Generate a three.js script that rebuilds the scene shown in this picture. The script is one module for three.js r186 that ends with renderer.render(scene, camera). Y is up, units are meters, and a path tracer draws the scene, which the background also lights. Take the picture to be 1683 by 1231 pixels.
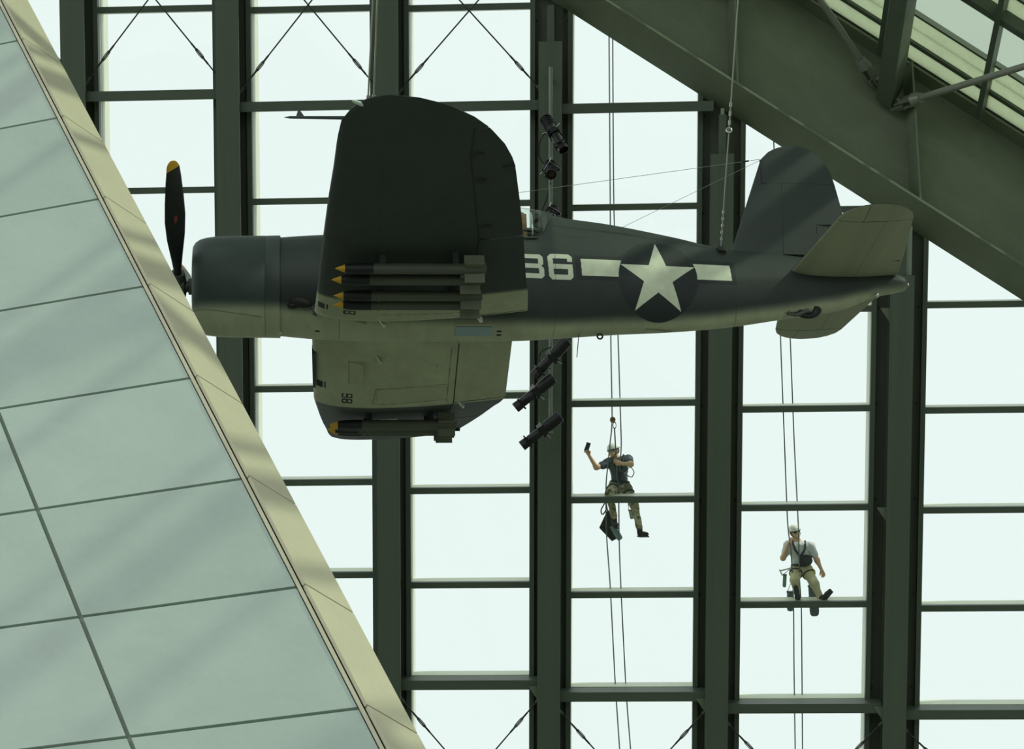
import * as THREE from 'three';
import { mergeGeometries, toCreasedNormals } from 'three/addons/utils/BufferGeometryUtils.js';
import { MarchingCubes } from 'three/addons/objects/MarchingCubes.js';

// ───────────────────────── camera, sky, sun, exposure ─────────────────────────
const scene = new THREE.Scene();
const RAD = Math.PI / 180;
const FOCAL = 3800, CX = 841.5, CY = 615.5, TILT = 18.726 * RAD;      // lens in photo pixels, upward tilt
const EYE = new THREE.Vector3(0, 1.7, 0);
const camera = new THREE.PerspectiveCamera(2 * Math.atan(615.5 / FOCAL) / RAD, 1683 / 1231, 0.1, 600);
camera.position.copy(EYE);
camera.rotation.set(TILT, 0, 0);
scene.add(camera);

scene.background = new THREE.Color().setRGB(0.93, 1.0, 0.985);       // even, bright overcast

const sun = new THREE.DirectionalLight(new THREE.Color().setRGB(1.0, 0.97, 0.86), 2.4);
sun.position.set(0.68 * 70, 12 + 0.66 * 70, -28 + 0.22 * 70);
sun.target.position.set(0, 12, -28);
sun.castShadow = true;
sun.shadow.radius = 1.5;
sun.shadow.mapSize.set(4096, 4096);
Object.assign(sun.shadow.camera, { left: -40, right: 40, top: 40, bottom: -40, near: 1, far: 160 });
scene.add(sun, sun.target);

const renderer = new THREE.WebGLRenderer({ antialias: true });
renderer.toneMapping = THREE.LinearToneMapping;
renderer.toneMappingExposure = 1.0;
renderer.shadowMap.enabled = true;

// ───────────────────────── small helpers ─────────────────────────
const V = (x, y, z) => new THREE.Vector3(x, y, z);
const viewRay = (px, py) => {                                        // measuring tool: a photo pixel as a direction
  const x = (px - CX) / FOCAL, y = (CY - py) / FOCAL, c = Math.cos(TILT), s = Math.sin(TILT);
  return V(x, y * c + s, -(c - y * s));
};
const at = (px, py, depth) => EYE.clone().addScaledVector(viewRay(px, py), depth);
const meet = (px, py, p0, n) => { const d = viewRay(px, py); return EYE.clone().addScaledVector(d, p0.clone().sub(EYE).dot(n) / d.dot(n)); };
let seed = 7;
const rnd = () => { seed = (seed * 1664525 + 1013904223) >>> 0; return seed / 4294967296; };

const used = {};
const numbered = n => { used[n] = (used[n] ?? -1) + 1; return used[n] ? `${n}_${String(used[n]).padStart(3, '0')}` : n; };
const tag = (o, label, category, group, kind) => {
  o.userData.label = label; o.userData.category = category;
  if (group) o.userData.group = group;
  if (kind) o.userData.kind = kind;
  return o;
};
function thing(name, label, category, group, kind) {
  const o = new THREE.Group(); o.name = numbered(name); scene.add(o);
  return tag(o, label, category, group, kind);
}
function part(name, geo, mat, parent) {
  const m = new THREE.Mesh(geo, mat); m.name = name; m.castShadow = m.receiveShadow = true; parent.add(m); return m;
}
function settle(o) {                                                  // put the group's origin at its base
  const b = new THREE.Box3().setFromObject(o), p = V((b.min.x + b.max.x) / 2, b.min.y, (b.min.z + b.max.z) / 2);
  for (const c of o.children) c.position.sub(p);
  o.position.copy(p); return o;
}
const flat = g => { const n = g.index ? g.toNonIndexed() : g; for (const k of Object.keys(n.attributes)) if (!['position', 'normal', 'uv'].includes(k)) n.deleteAttribute(k);
  if (!n.attributes.uv) n.setAttribute('uv', new THREE.BufferAttribute(new Float32Array(n.attributes.position.count * 2), 2)); return n; };
const merge = list => mergeGeometries(list.map(flat));
const box = (x, y, z, sx, sy, sz) => new THREE.BoxGeometry(sx, sy, sz).translate(x, y, z);
const span = (x0, x1, y0, y1, z0, z1) => box((x0 + x1) / 2, (y0 + y1) / 2, (z0 + z1) / 2, Math.abs(x1 - x0), Math.abs(y1 - y0), Math.abs(z1 - z0));
function rod(a, b, r, seg = 10, r2 = r) {
  const d = b.clone().sub(a), L = d.length(), g = new THREE.CylinderGeometry(r2, r, L, seg, 1);
  return g.applyQuaternion(new THREE.Quaternion().setFromUnitVectors(V(0, 1, 0), d.normalize())).translate((a.x + b.x) / 2, (a.y + b.y) / 2, (a.z + b.z) / 2);
}
const rope = (pts, r, seg = 6, n = 40) => new THREE.TubeGeometry(new THREE.CatmullRomCurve3(pts, false, 'catmullrom', 0.4), n, r, seg, false);
// a beam with a rectangular section between two points: w across (along side), h along up
function beam(a, b, side, up, w, h) {
  const P = []; for (const p of [a, b]) for (const [i, j] of [[-1, -1], [1, -1], [1, 1], [-1, 1]]) P.push(p.clone().addScaledVector(side, i * w / 2).addScaledVector(up, j * h / 2));
  return hexa(P);
}
function hexa(P) {                                                    // 8 corners, two quads of 4
  const q = [[0, 3, 2, 1], [4, 5, 6, 7], [0, 1, 5, 4], [1, 2, 6, 5], [2, 3, 7, 6], [3, 0, 4, 7]], pos = [], uv = [];
  const c = P.reduce((s, p) => s.add(p), V(0, 0, 0)).multiplyScalar(1 / 8);
  for (let f of q) {
    const n = P[f[1]].clone().sub(P[f[0]]).cross(P[f[2]].clone().sub(P[f[0]]));
    const m = P[f[0]].clone().add(P[f[2]]).multiplyScalar(0.5).sub(c);
    if (n.dot(m) < 0) f = [f[3], f[2], f[1], f[0]];
    const lu = P[f[1]].distanceTo(P[f[0]]), lv = P[f[3]].distanceTo(P[f[0]]), U = [[0, 0], [lu, 0], [lu, lv], [0, lv]];
    for (const k of [0, 1, 2, 0, 2, 3]) { pos.push(...P[f[k]].toArray()); uv.push(...U[k]); }
  }
  const g = new THREE.BufferGeometry();
  g.setAttribute('position', new THREE.Float32BufferAttribute(pos, 3)); g.setAttribute('uv', new THREE.Float32BufferAttribute(uv, 2));
  g.computeVertexNormals(); return g;
}
// skin over closed rings of points
function loft(rings, crease = 0.6, caps = true) {
  const n = rings[0].length, pos = [], idx = [];
  for (const r of rings) for (const p of r) pos.push(p.x, p.y, p.z);
  for (let i = 0; i + 1 < rings.length; i++) for (let j = 0; j < n; j++) {
    const a = i * n + j, b = i * n + (j + 1) % n, c = a + n, d = b + n; idx.push(a, b, d, a, d, c);
  }
  if (caps) for (const [i, flip] of [[0, true], [rings.length - 1, false]]) {
    const c = rings[i].reduce((s, p) => s.add(p), V(0, 0, 0)).multiplyScalar(1 / n), k = pos.length / 3; pos.push(c.x, c.y, c.z);
    for (let j = 0; j < n; j++) { const a = i * n + j, b = i * n + (j + 1) % n; flip ? idx.push(k, b, a) : idx.push(k, a, b); }
  }
  let g = new THREE.BufferGeometry(); g.setAttribute('position', new THREE.Float32BufferAttribute(pos, 3)); g.setIndex(idx);
  const s = volume(g); if (s < 0) { for (let i = 0; i < idx.length; i += 3) [idx[i], idx[i + 1]] = [idx[i + 1], idx[i]]; g.setIndex(idx); }
  g.computeVertexNormals();
  return flat(toCreasedNormals(g, crease));
}
function volume(g) {
  const p = g.attributes.position, I = g.index.array, a = V(), b = V(), c = V(); let s = 0;
  for (let i = 0; i < I.length; i += 3) { a.fromBufferAttribute(p, I[i]); b.fromBufferAttribute(p, I[i + 1]); c.fromBufferAttribute(p, I[i + 2]); s += a.dot(b.cross(c)); }
  return s;
}
const table = (rows, x) => {                                          // straight-line interpolation in [[x, y], ...]
  if (x <= rows[0][0]) return rows[0][1];
  for (let i = 1; i < rows.length; i++) if (x <= rows[i][0]) { const [a, b] = [rows[i - 1], rows[i]]; return b[0] === a[0] ? b[1] : a[1] + (b[1] - a[1]) * (x - a[0]) / (b[0] - a[0]); }
  return rows[rows.length - 1][1];
};
const lathe = (prof, seg = 48) => {                                   // profile [[x, r], ...] about the x axis
  const g = new THREE.LatheGeometry(prof.map(([x, r]) => new THREE.Vector2(r, x)), seg);
  return flat(toCreasedNormals(g.rotateZ(-Math.PI / 2), 0.7));
};

// ───────────────────────── textures and materials ─────────────────────────
function noiseAt(x, y, s) { const h = (i, j) => { let n = (i * 374761393 + j * 668265263 + s * 982451653) | 0; n = Math.imul(n ^ (n >>> 13), 1274126177); return ((n ^ (n >>> 16)) >>> 0) / 4294967295; };
  const i = Math.floor(x), j = Math.floor(y), f = x - i, g = y - j, u = f * f * (3 - 2 * f), v = g * g * (3 - 2 * g);
  return (h(i, j) * (1 - u) + h(i + 1, j) * u) * (1 - v) + (h(i, j + 1) * (1 - u) + h(i + 1, j + 1) * u) * v; }
const fbm = (x, y, s, o = 5) => { let a = 0.5, t = 0; for (let k = 0; k < o; k++) { t += a * noiseAt(x, y, s + k); x *= 2.03; y *= 2.03; a *= 0.5; } return t; };
function mottle(size, metres, lo, hi, s, spots = 0, stretch = 1) {    // grey mottling that multiplies a colour
  const d = new Uint8Array(size * size * 4);
  for (let y = 0; y < size; y++) for (let x = 0; x < size; x++) {
    const wrap = k => Math.sin(k / size * Math.PI * 2) * size / 6.28;
    let v = 0.6 * fbm(wrap(x) / 42 + 40, y / 42 / stretch, s) + 0.4 * fbm(x / 7, y / 7 / stretch, s + 9);
    if (spots) v += spots * Math.max(0, fbm(x / 14, y / 14, s + 20) - 0.62) * -6;
    const k = Math.round(255 * Math.min(1, Math.max(0, lo + (hi - lo) * v))), o = (y * size + x) * 4;
    d[o] = d[o + 1] = d[o + 2] = k; d[o + 3] = 255;
  }
  const t = new THREE.DataTexture(d, size, size); t.wrapS = t.wrapT = THREE.RepeatWrapping; t.magFilter = THREE.LinearFilter; t.minFilter = THREE.LinearMipmapLinearFilter;
  t.generateMipmaps = true; t.colorSpace = THREE.SRGBColorSpace; t.repeat.set(1 / metres, 1 / metres); t.needsUpdate = true; return t;
}
const std = (hex, roughness = 0.6, metalness = 0, extra = {}) => new THREE.MeshStandardMaterial({ color: hex, roughness, metalness, ...extra });
const T = { panel: mottle(512, 3.1, 0.93, 1.0, 3), metal: mottle(512, 2.3, 0.86, 1.0, 11), concrete: mottle(512, 6, 0.75, 1.0, 17, 0.3), cloth: mottle(256, 0.35, 0.8, 1.0, 23) };
const M = {
  steel: std('#5e6a5a', 0.55, 0, { map: T.metal }),
  girder: std('#7a866f', 0.6, 0, { map: T.metal }),
  frame: std('#5d6a5b', 0.5, 0, { map: T.metal }),
  cap: std('#dfe3cf', 0.5),
  sill: new THREE.MeshPhysicalMaterial({ color: '#e2ecd6', roughness: 1, transmission: 0.75, thickness: 0, map: T.metal }),
  rodSteel: std('#8b8f84', 0.4, 0.3),
  darkRod: std('#3a403a', 0.5, 0.2),
  panel: std('#bccbc1', 0.5, 0, { map: T.panel }),
  joint: std('#8c9b8b', 0.8),
  edge: std('#d3cdb4', 0.6, 0, { map: T.panel }),
  floor: std('#8b9082', 0.7, 0, { map: T.concrete }),
  ground: std('#7b8270', 0.9, 0, { map: T.concrete }),
  concrete: std('#b5b7aa', 0.85, 0, { map: T.concrete }),
  glass: new THREE.MeshPhysicalMaterial({ color: new THREE.Color().setRGB(0.965, 0.995, 0.985), roughness: 0, transmission: 1, thickness: 0, ior: 1.45 }),
  roofGlass: new THREE.MeshPhysicalMaterial({ color: new THREE.Color().setRGB(0.72, 0.78, 0.70), roughness: 0, transmission: 1, thickness: 0, ior: 1.45 }),
};

// ───────────────────────── the leaning glass wall: its frame ─────────────────────────
const YAW = 4 * RAD, LEAN = 24.7 * RAD;
const WN = V(-Math.sin(YAW) * Math.cos(LEAN), -Math.sin(LEAN), Math.cos(YAW) * Math.cos(LEAN));   // towards the hall
const wu0 = V(Math.cos(YAW), 0, Math.sin(YAW)), wv0 = WN.clone().cross(wu0);
const WU = wu0.clone().addScaledVector(wv0, -0.010).normalize(), WV = wv0.clone().addScaledVector(wu0, 0.030).normalize();
const WC = at(841.5, 615.5, 40.5);
const WMAT = new THREE.Matrix4().makeBasis(WU, WV, WN).setPosition(WC), WINV = WMAT.clone().invert();
const wallPoint = (u, v, w = 0) => V(u, v, w).applyMatrix4(WMAT);
const onWall = (px, py, w = 0) => meet(px, py, WC.clone().addScaledVector(WN, w), WN).applyMatrix4(WINV);   // -> (u, v, w)
const wallGeo = g => g.applyMatrix4(WMAT);
const wspan = (...a) => wallGeo(span(...a));
const V_FLOOR = (0 - WC.y) / WV.y;

// floor, ground, and the parts of the hall behind the camera
{
  const f = thing('floor', 'pale grey polished concrete floor of the hall', 'floor', null, 'structure');
  part('slab', span(-34, 46, -0.3, 0, -46, 24), M.floor, f); settle(f);
  const g = thing('ground', 'ground outside around the glass hall', 'ground', null, 'structure');
  part('earth', span(-260, 260, -0.9, -0.32, -260, 260), M.ground, g); settle(g);
  const wb = thing('wall_behind', 'low concrete wall behind the viewer', 'wall', null, 'structure');
  part('wall_body', span(-30, 40, 0, 6, 21, 21.6), M.concrete, wb); settle(wb);
  const ws = thing('wall_side', 'low concrete wall beyond the clad wall', 'wall', null, 'structure');
  part('wall_body', span(-30.6, -30, 0, 6, -44, 21.6), M.concrete, ws); settle(ws);
}

// bays of glazing between the columns
const colPx = [[-140, -78], [112, 173], [358, 420], [612, 675], [871, 940], [1143, 1221], [1430, 1521], [1752, 1850]];
const cols = colPx.map(([a, b]) => [onWall(a, 615).x, onWall(b, 615).x]);
const girderBottom = [[945, 25], [1683, 495]].map(p => onWall(p[0], p[1], 0.1));
const girderV = u => girderBottom[0].y + (u - girderBottom[0].x) * (girderBottom[1].y - girderBottom[0].y) / (girderBottom[1].x - girderBottom[0].x);
const rowPx = [
  [0, [-170, -20, 140, 300]], [266, [15, 157, 313, 468, 622, 775, 930]], [516, [15, 174, 330, 484, 638, 792, 944, 1098]],
  [773, [12, 175, 335, 492, 650, 805, 960, 1117]], [1040, [15, 177, 340, 502, 662, 820, 976, 1136]],
  [1325, [183, 345, 508, 671, 833, 992, 1155]], [1600, [330, 500, 673, 837, 998, 1165]],
];
const mainRow = [[140], [157], [174, 1098], [175, 1117], [177, 1136], [1155], [1165]];
const STEP = 1.68;
const bayName = ['beside the clad wall', 'behind the propeller', 'behind the cowling', 'behind the wing', 'behind the selfie climber', 'behind the climber with white shirt', 'beyond the last column'];
function underGirder(P, more) {                                       // keep the part of a wall polygon below the girder
  const f = ([u, v]) => girderV(u) + more - v, out = [];
  P.forEach((a, i) => { const b = P[(i + 1) % P.length], fa = f(a), fb = f(b); if (fa >= 0) out.push(a); if (fa * fb < 0) { const t = fa / (fa - fb); out.push([a[0] + (b[0] - a[0]) * t, a[1] + (b[1] - a[1]) * t]); } });
  return out;
}
const girderU = v => girderBottom[0].x + (v - girderBottom[0].y) * (girderBottom[1].x - girderBottom[0].x) / (girderBottom[1].y - girderBottom[0].y);
const bays = rowPx.map(([mid, ys], b) => {
  const u0 = cols[b][1], u1 = cols[b + 1][0];
  let rows = ys.map(y => ({ v: onWall(mid, y).y, main: mainRow[b].includes(y) }));
  rows.sort((p, q) => p.v - q.v);
  for (let v = rows[0].v - STEP; v > V_FLOOR + 0.4; v -= STEP) rows.unshift({ v, main: false });
  const cap = v => v < girderV(u0) + 0.4 && v < 13;
  for (let v = rows[rows.length - 1].v + STEP; cap(v); v += STEP) rows.push({ v, main: false });
  rows = rows.filter(r => cap(r.v));
  const o = thing(`window_${b + 1}`, `tall bay of leaning glazing ${bayName[b]}`, 'window', null, 'structure');
  const top = Math.min(girderV(u0) + 0.3, rows[rows.length - 1].v + STEP), edges = [V_FLOOR, ...rows.map(r => r.v), top];
  const FW = 0.085;
  for (const [x0, x1, e] of [[u0 - FW, u0, 1], [u1, u1 + FW, -1]]) {
    const hi = Math.min(girderV(x0) + 0.2, top);
    part('mullion', wspan(x0, x1, V_FLOOR, hi, -0.03, 0.11), M.frame, o);
    part('outer_cap', wspan(e > 0 ? x1 - 0.06 : x0, e > 0 ? x1 + 0.0 : x0 + 0.06, V_FLOOR, hi, -0.66, -0.04), M.cap, o);
  }
  for (let i = 0; i + 1 < edges.length; i++) {
    const lo = edges[i], hi = edges[i + 1]; if (hi - lo < 0.1) continue;
    const lim = Math.min(hi, girderV(u1) + 0.6 + (u1 - u0) * 0.6);
    const poly = underGirder([[u0, lo], [u1, lo], [u1, lim], [u0, lim]], 0.12);
    if (poly.length > 2) part('pane', wallGeo(new THREE.ExtrudeGeometry(new THREE.Shape(poly.map(p => new THREE.Vector2(...p))), { depth: 0.01, bevelEnabled: false }).translate(0, 0, -0.012)), M.glass, o);
  }
  for (const r of rows) {
    const h = r.main ? 0.085 : 0.055, d = r.main ? 0.34 : 0.10, uE = Math.min(u1 + (r.main ? 0.26 : 0), girderU(r.v) + 0.25), uC = Math.min(u1, girderU(r.v) + 0.25);
    if (uE < u0 + 0.2) continue;
    part(r.main ? 'main_transom' : 'transom', r.main ? wspan(u0 - 0.26, uE, r.v - h, r.v + h, 0.08, 0.08 + d) : wspan(u0, uE, r.v - h, r.v + h, 0, d), M.frame, o);
    part('outer_cap', wspan(u0, uC, r.v - h + 0.005, r.v + h - 0.005, -0.34, -0.02), M.cap, o);
  }
  settle(o);
  return { u0, u1, rows };
});

// steel columns
{
  const words = ['hidden by the clad wall', 'nearest the clad wall', 'behind the engine cowling', 'behind the raised wing', 'carrying the stage lights', 'behind the tail cable', 'just behind the tailplane', 'at the frame edge'];
  const flangePx = [0, 0, 0, 0, 68, 253, 453, 0];
  cols.forEach(([a, b], i) => {
    const o = thing('steel_column', `dark green-grey steel wall column ${words[i]}`, 'column', 'columns of the glass wall', 'structure');
    const c = (a + b) / 2, top = Math.min(girderV(c) - 0.1, 13.5), ft = flangePx[i] ? onWall((colPx[i][0] + colPx[i][1]) / 2, flangePx[i], 0.55).y : top;
    part('back_plate', wspan(a, b, V_FLOOR, top + 0.35, -0.15, -0.11), M.steel, o);
    part('web', wspan(c - 0.06, c + 0.06, V_FLOOR, top, -0.11, 0.5), M.steel, o);
    part('front_flange', wspan(c - 0.2, c + 0.2, V_FLOOR, Math.min(top, ft), 0.5, 0.55), M.steel, o);
    part('rear_flange', wspan(c - 0.2, c + 0.2, V_FLOOR, top, -0.11, -0.06), M.steel, o);
    for (let v = -9; v < Math.min(top, 9); v += 1.68) for (const s of [-1, 1])
      part('bolt', wallGeo(new THREE.CylinderGeometry(0.022, 0.022, 0.02, 8).rotateX(Math.PI / 2).translate(c + s * (b - a) * 0.36, v, -0.10)), M.darkRod, o);
    settle(o);
  });
}

// raked plate girder that closes the top of the glass wall
const [GA, GB] = girderBottom.map(p => wallPoint(p.x, p.y, p.z));
const GD = GB.clone().sub(GA).normalize(), GH = V(-GD.z, 0, GD.x).normalize(), UP = V(0, 1, 0);
const gp = (s, h, y) => GA.clone().addScaledVector(GD, s).addScaledVector(GH, h).addScaledVector(UP, y);
const gspan = (s0, s1, h0, h1, y0, y1) => hexa([gp(s0, h0, y0), gp(s1, h0, y0), gp(s1, h1, y0), gp(s0, h1, y0), gp(s0, h0, y1), gp(s1, h0, y1), gp(s1, h1, y1), gp(s0, h1, y1)]);
const columnS = cols.map(([a, b]) => (wallPoint((a + b) / 2, girderV((a + b) / 2), 0.1).sub(GA)).dot(GD));
const RAFT = columnS[6] - columnS[5];
const footS = [];
for (let k = -6; k <= 8; k++) footS.push(k < -3 ? columnS[2] + (k + 3) * RAFT : k + 5 >= 2 && k + 5 < 8 ? columnS[k + 5] : columnS[7] + (k - 2) * RAFT);
{
  const o = thing('roof_girder', 'deep raked green-grey plate girder above the tail', 'girder', null, 'structure');
  const s0 = -17, s1 = 30;
  part('bottom_flange', gspan(s0, s1, 0, 0.95, 0, 0.05), M.girder, o);
  part('web', gspan(s0, s1, 0.45, 0.49, 0.05, 2.62), M.girder, o);
  part('top_flange', gspan(s0, s1, 0.12, 0.82, 2.62, 2.67), M.girder, o);
  for (const s of footS) if (s > s0 && s < s1) part('stiffener', gspan(s - 0.02, s + 0.02, 0.49, 0.93, 0.05, 2.62), M.girder, o);
  for (const s of footS) if (s > s0 && s < s1) part('stiffener', gspan(s - 0.02, s + 0.02, 0.02, 0.45, 0.05, 2.62), M.girder, o);
  settle(o);
}

// glazed roof that rises from the girder towards the viewer
const RQ = V(-0.04, 0.25, 1).normalize(), RN = RQ.clone().cross(GD).normalize(); if (RN.y < 0) RN.negate();
const rp = (s, b, c) => gp(s, 0.62, 2.72).addScaledVector(RQ, b).addScaledVector(RN, c);
const rspan = (s0, s1, b0, b1, c0, c1) => hexa([rp(s0, b0, c0), rp(s1, b0, c0), rp(s1, b1, c0), rp(s0, b1, c0), rp(s0, b0, c1), rp(s1, b0, c1), rp(s1, b1, c1), rp(s0, b1, c1)]);
{
  const o = thing('ceiling', 'sloping glass roof with steel rafters above the girder', 'roof', null, 'structure');
  const sa = footS[0], sb = footS[footS.length - 1], bEnd = 56;
  for (const s of footS) part('rafter', rspan(s - 0.15, s + 0.15, -0.05, bEnd, -0.95, -0.42), M.steel, o);
  part('sill', rspan(sa, sb, 0.22, 0.58, -0.02, 0.02), M.sill, o);
  part('sill_bar', rspan(sa, sb, 0.575, 0.66, -0.04, 0.02), M.steel, o);
  part('sill', rspan(sa, sb, 0.655, 0.935, 0.02, 0.05), M.sill, o);
  part('sill', rspan(sa, sb, 0.945, 1.28, 0.03, 0.07), M.sill, o);
  part('sill_bar', rspan(sa, sb, 1.28, 1.33, -0.02, 0.08), M.frame, o);
  part('gutter', rspan(sa, sb, -0.25, 0.24, 0.06, 0.10), M.steel, o);
  const bars = [1.33, 2.62, 4.4, 6.2];
  for (let k = 1; k < bars.length; k++) {
    part('glazing_bar', rspan(sa, sb, bars[k] - 0.07, bars[k] + 0.07, -0.24, 0), M.frame, o);
    part('glazing_sill', rspan(sa, sb, bars[k] + 0.05, bars[k] + 0.48, 0.0, 0.09), M.sill, o);
    part('glazing_bar', rspan(sa, sb, bars[k] + 0.46, bars[k] + 0.52, -0.05, 0.09), M.frame, o);
  }
  for (let i = 0; i + 1 < footS.length; i++) {
    const m0 = footS[i] - 0.42, m1 = footS[i + 1] - 0.42, mm = (m0 + m1) / 2;
    for (const m of [m0, mm]) part('roof_mullion', rspan(m - 0.05, m + 0.05, 0.2, bEnd, -0.30, 0.02), M.frame, o);
    for (const [p0, p1] of [[m0, mm], [mm, m1]]) for (let k = 0; k + 1 < bars.length; k++)
      part('pane', rspan(p0 + 0.05, p1 - 0.05, bars[k] + (k ? 0.47 : -0.04), bars[k + 1] - 0.02, 0, 0.01), M.roofGlass, o);
  }
  const purlins = []; for (let b = 6.6; b < bEnd; b += 5) purlins.push(b);
  for (const b of purlins) part('purlin', rspan(sa, sb, b - 0.12, b + 0.12, -0.42, 0), M.steel, o);
  for (let i = 0; i + 1 < footS.length; i++) for (let k = 0; k + 1 < purlins.length; k++)
    part('pane', rspan(footS[i], footS[i + 1], purlins[k] + 0.12, purlins[k + 1] - 0.12, 0, 0.01), M.roofGlass, o);
  settle(o);
}

// tie rods between girder and rafters
function tieRod(label, foot, dir, len) {
  const o = thing('tie_rod', label, 'rod', 'roof tie rods'), d = dir.clone().normalize(), e = foot.clone().addScaledVector(d, len);
  const side = d.clone().cross(RN).normalize();
  part('bar', rod(foot.clone().addScaledVector(d, 0.42), e, 0.058, 14), M.rodSteel, o);
  part('collar', rod(foot.clone().addScaledVector(d, 0.3), foot.clone().addScaledVector(d, 0.47), 0.125, 18, 0.09), M.rodSteel, o);
  const f = merge([1, -1].map(s => beam(foot.clone().addScaledVector(side, 0.06 * s).addScaledVector(d, -0.08), foot.clone().addScaledVector(side, 0.06 * s).addScaledVector(d, 0.34), side, RN, 0.03, 0.16)));
  part('clevis', f, M.rodSteel, o);
  part('pin', rod(foot.clone().addScaledVector(side, -0.13), foot.clone().addScaledVector(side, 0.13), 0.035, 12), M.rodSteel, o);
  part('lug_plate', beam(foot.clone().addScaledVector(d, -0.2), foot.clone().addScaledVector(d, 0.06), side, RN, 0.035, 0.22), M.girder, o);
  settle(o);
}
tieRod('round steel tie rod rising left from the girder top', rp(columnS[6] - 0.35, -0.05, -0.62), RQ.clone().multiplyScalar(0.94).addScaledVector(GD, -1.02), 7);
tieRod('round steel tie rod crossing the roof panes to the right', rp(columnS[6] + 0.3, 0.1, -0.85), RQ.clone().multiplyScalar(1.63).addScaledVector(GD, 1.25), 7);

// cross bracing in front of the glazing
function crossBrace(label, ends) {
  const o = thing('cross_brace', label, 'brace', 'cross bracing of the glass wall');
  for (const [a, b] of ends) {
    const d = b.clone().sub(a), P = t => a.clone().addScaledVector(d, t), L = d.length(), t0 = 0.13, t1 = t0 + 0.26 / L, side = d.clone().normalize().cross(WN).normalize();
    part('bar', rod(a, b, 0.013, 8), M.darkRod, o);
    part('turnbuckle', merge([1, -1].map(s => rope([P(t0), P(t0 + 0.06 / L).addScaledVector(side, 0.022 * s), P(t1 - 0.06 / L).addScaledVector(side, 0.022 * s), P(t1)], 0.008, 6, 12))
      .concat([rod(P(t0 - 0.1 / L), P(t0 + 0.02 / L), 0.017), rod(P(t1 - 0.02 / L), P(t1 + 0.1 / L), 0.017)])), M.darkRod, o);
    part('end_lug', rod(a, P(0.18 / L), 0.03), M.steel, o); part('end_lug', rod(P(1 - 0.18 / L), b, 0.03), M.steel, o);
  }
  const m = ends[0][0].clone().add(ends[0][1]).add(ends[1][0]).add(ends[1][1]).multiplyScalar(0.25);
  part('crossing_tie', rod(m.clone().addScaledVector(WN, -0.035), m.clone().addScaledVector(WN, 0.035), 0.016, 8), M.darkRod, o);
  settle(o);
}
{
  const X = (b, v0, v1, words) => {
    const c0 = (cols[b][0] + cols[b][1]) / 2 + 0.12, c1 = (cols[b + 1][0] + cols[b + 1][1]) / 2 - 0.12;
    crossBrace(words, [[wallPoint(c0, v0, 0.3), wallPoint(c1, v1, 0.3)], [wallPoint(c1, v0, 0.33), wallPoint(c0, v1, 0.33)]]);
  };
  const above = ['beside the clad wall top', 'above the propeller', 'above the pitot tube', 'above the wing tip'], below = { 3: 'under the wing rockets', 4: 'under the selfie climber', 5: 'under the climber with pale shirt', 6: 'in the outermost bay' };
  for (const b of [0, 1, 2, 3]) { const m = bays[b].rows.filter(r => r.main).pop().v; X(b, m + 0.2, m + (b === 3 ? 3.05 : 3.25), `pair of thin crossed brace rods ${above[b]}`); }
  for (const b of [3, 4, 5, 6]) { const m = bays[b].rows.filter(r => r.main)[0].v; X(b, m - 0.2, m - 3.25, `pair of thin crossed brace rods ${below[b]}`); }
  // gusset brackets on the columns
  const gus = [[6, 505, -1], [6, 832, -1], [6, 1158, -1], [5, 1145, -1], [4, 1125, -1]];
  const gl = ['beside the tail tip', 'level with the helmet of the white-shirted climber', 'on the column right of the white-shirted climber, low', 'low on the column between the climbers', 'low on the stage light column'];
  gus.forEach(([c, py, s], i) => {
    const u = (cols[c][0] + cols[c][1]) / 2, v = onWall((colPx[c][0] + colPx[c][1]) / 2, py, 0.3).y;
    const o = thing('gusset_plate', `pale triangular gusset plate ${gl[i]}`, 'bracket', 'gussets on the columns', 'structure');
    const g = new THREE.ExtrudeGeometry(new THREE.Shape([new THREE.Vector2(-0.3, 0), new THREE.Vector2(-0.02, 0), new THREE.Vector2(-0.02, -0.42)]), { depth: 0.03, bevelEnabled: false });
    part('plate', wallGeo(g.translate(u - 0.06, v, 0.42)), M.girder, o); settle(o);
  });
  // cover strips and conduits on columns
  const strip = (px, y0, y1, wpx, w, label, cat, mat = M.cap) => { const a = onWall(px - wpx / 2, y0, w), b = onWall(px + wpx / 2, y1, w);
    const o = thing('cover_strip', label, cat, null, 'structure'); part('strip_body', wspan(a.x, b.x, b.y, a.y, w, w + 0.06), mat, o); settle(o); };
  const pale = std('#9fae9f', 0.5, 0, { map: T.metal });
  strip(1187, 178, 254, 5, 0.4, 'narrow pale conduit above the column by the tail cable', 'conduit', pale);
  strip(1491, 372, 454, 13, 0.4, 'pale vertical cover strip behind the tailplane tip', 'strip', pale);
}

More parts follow.
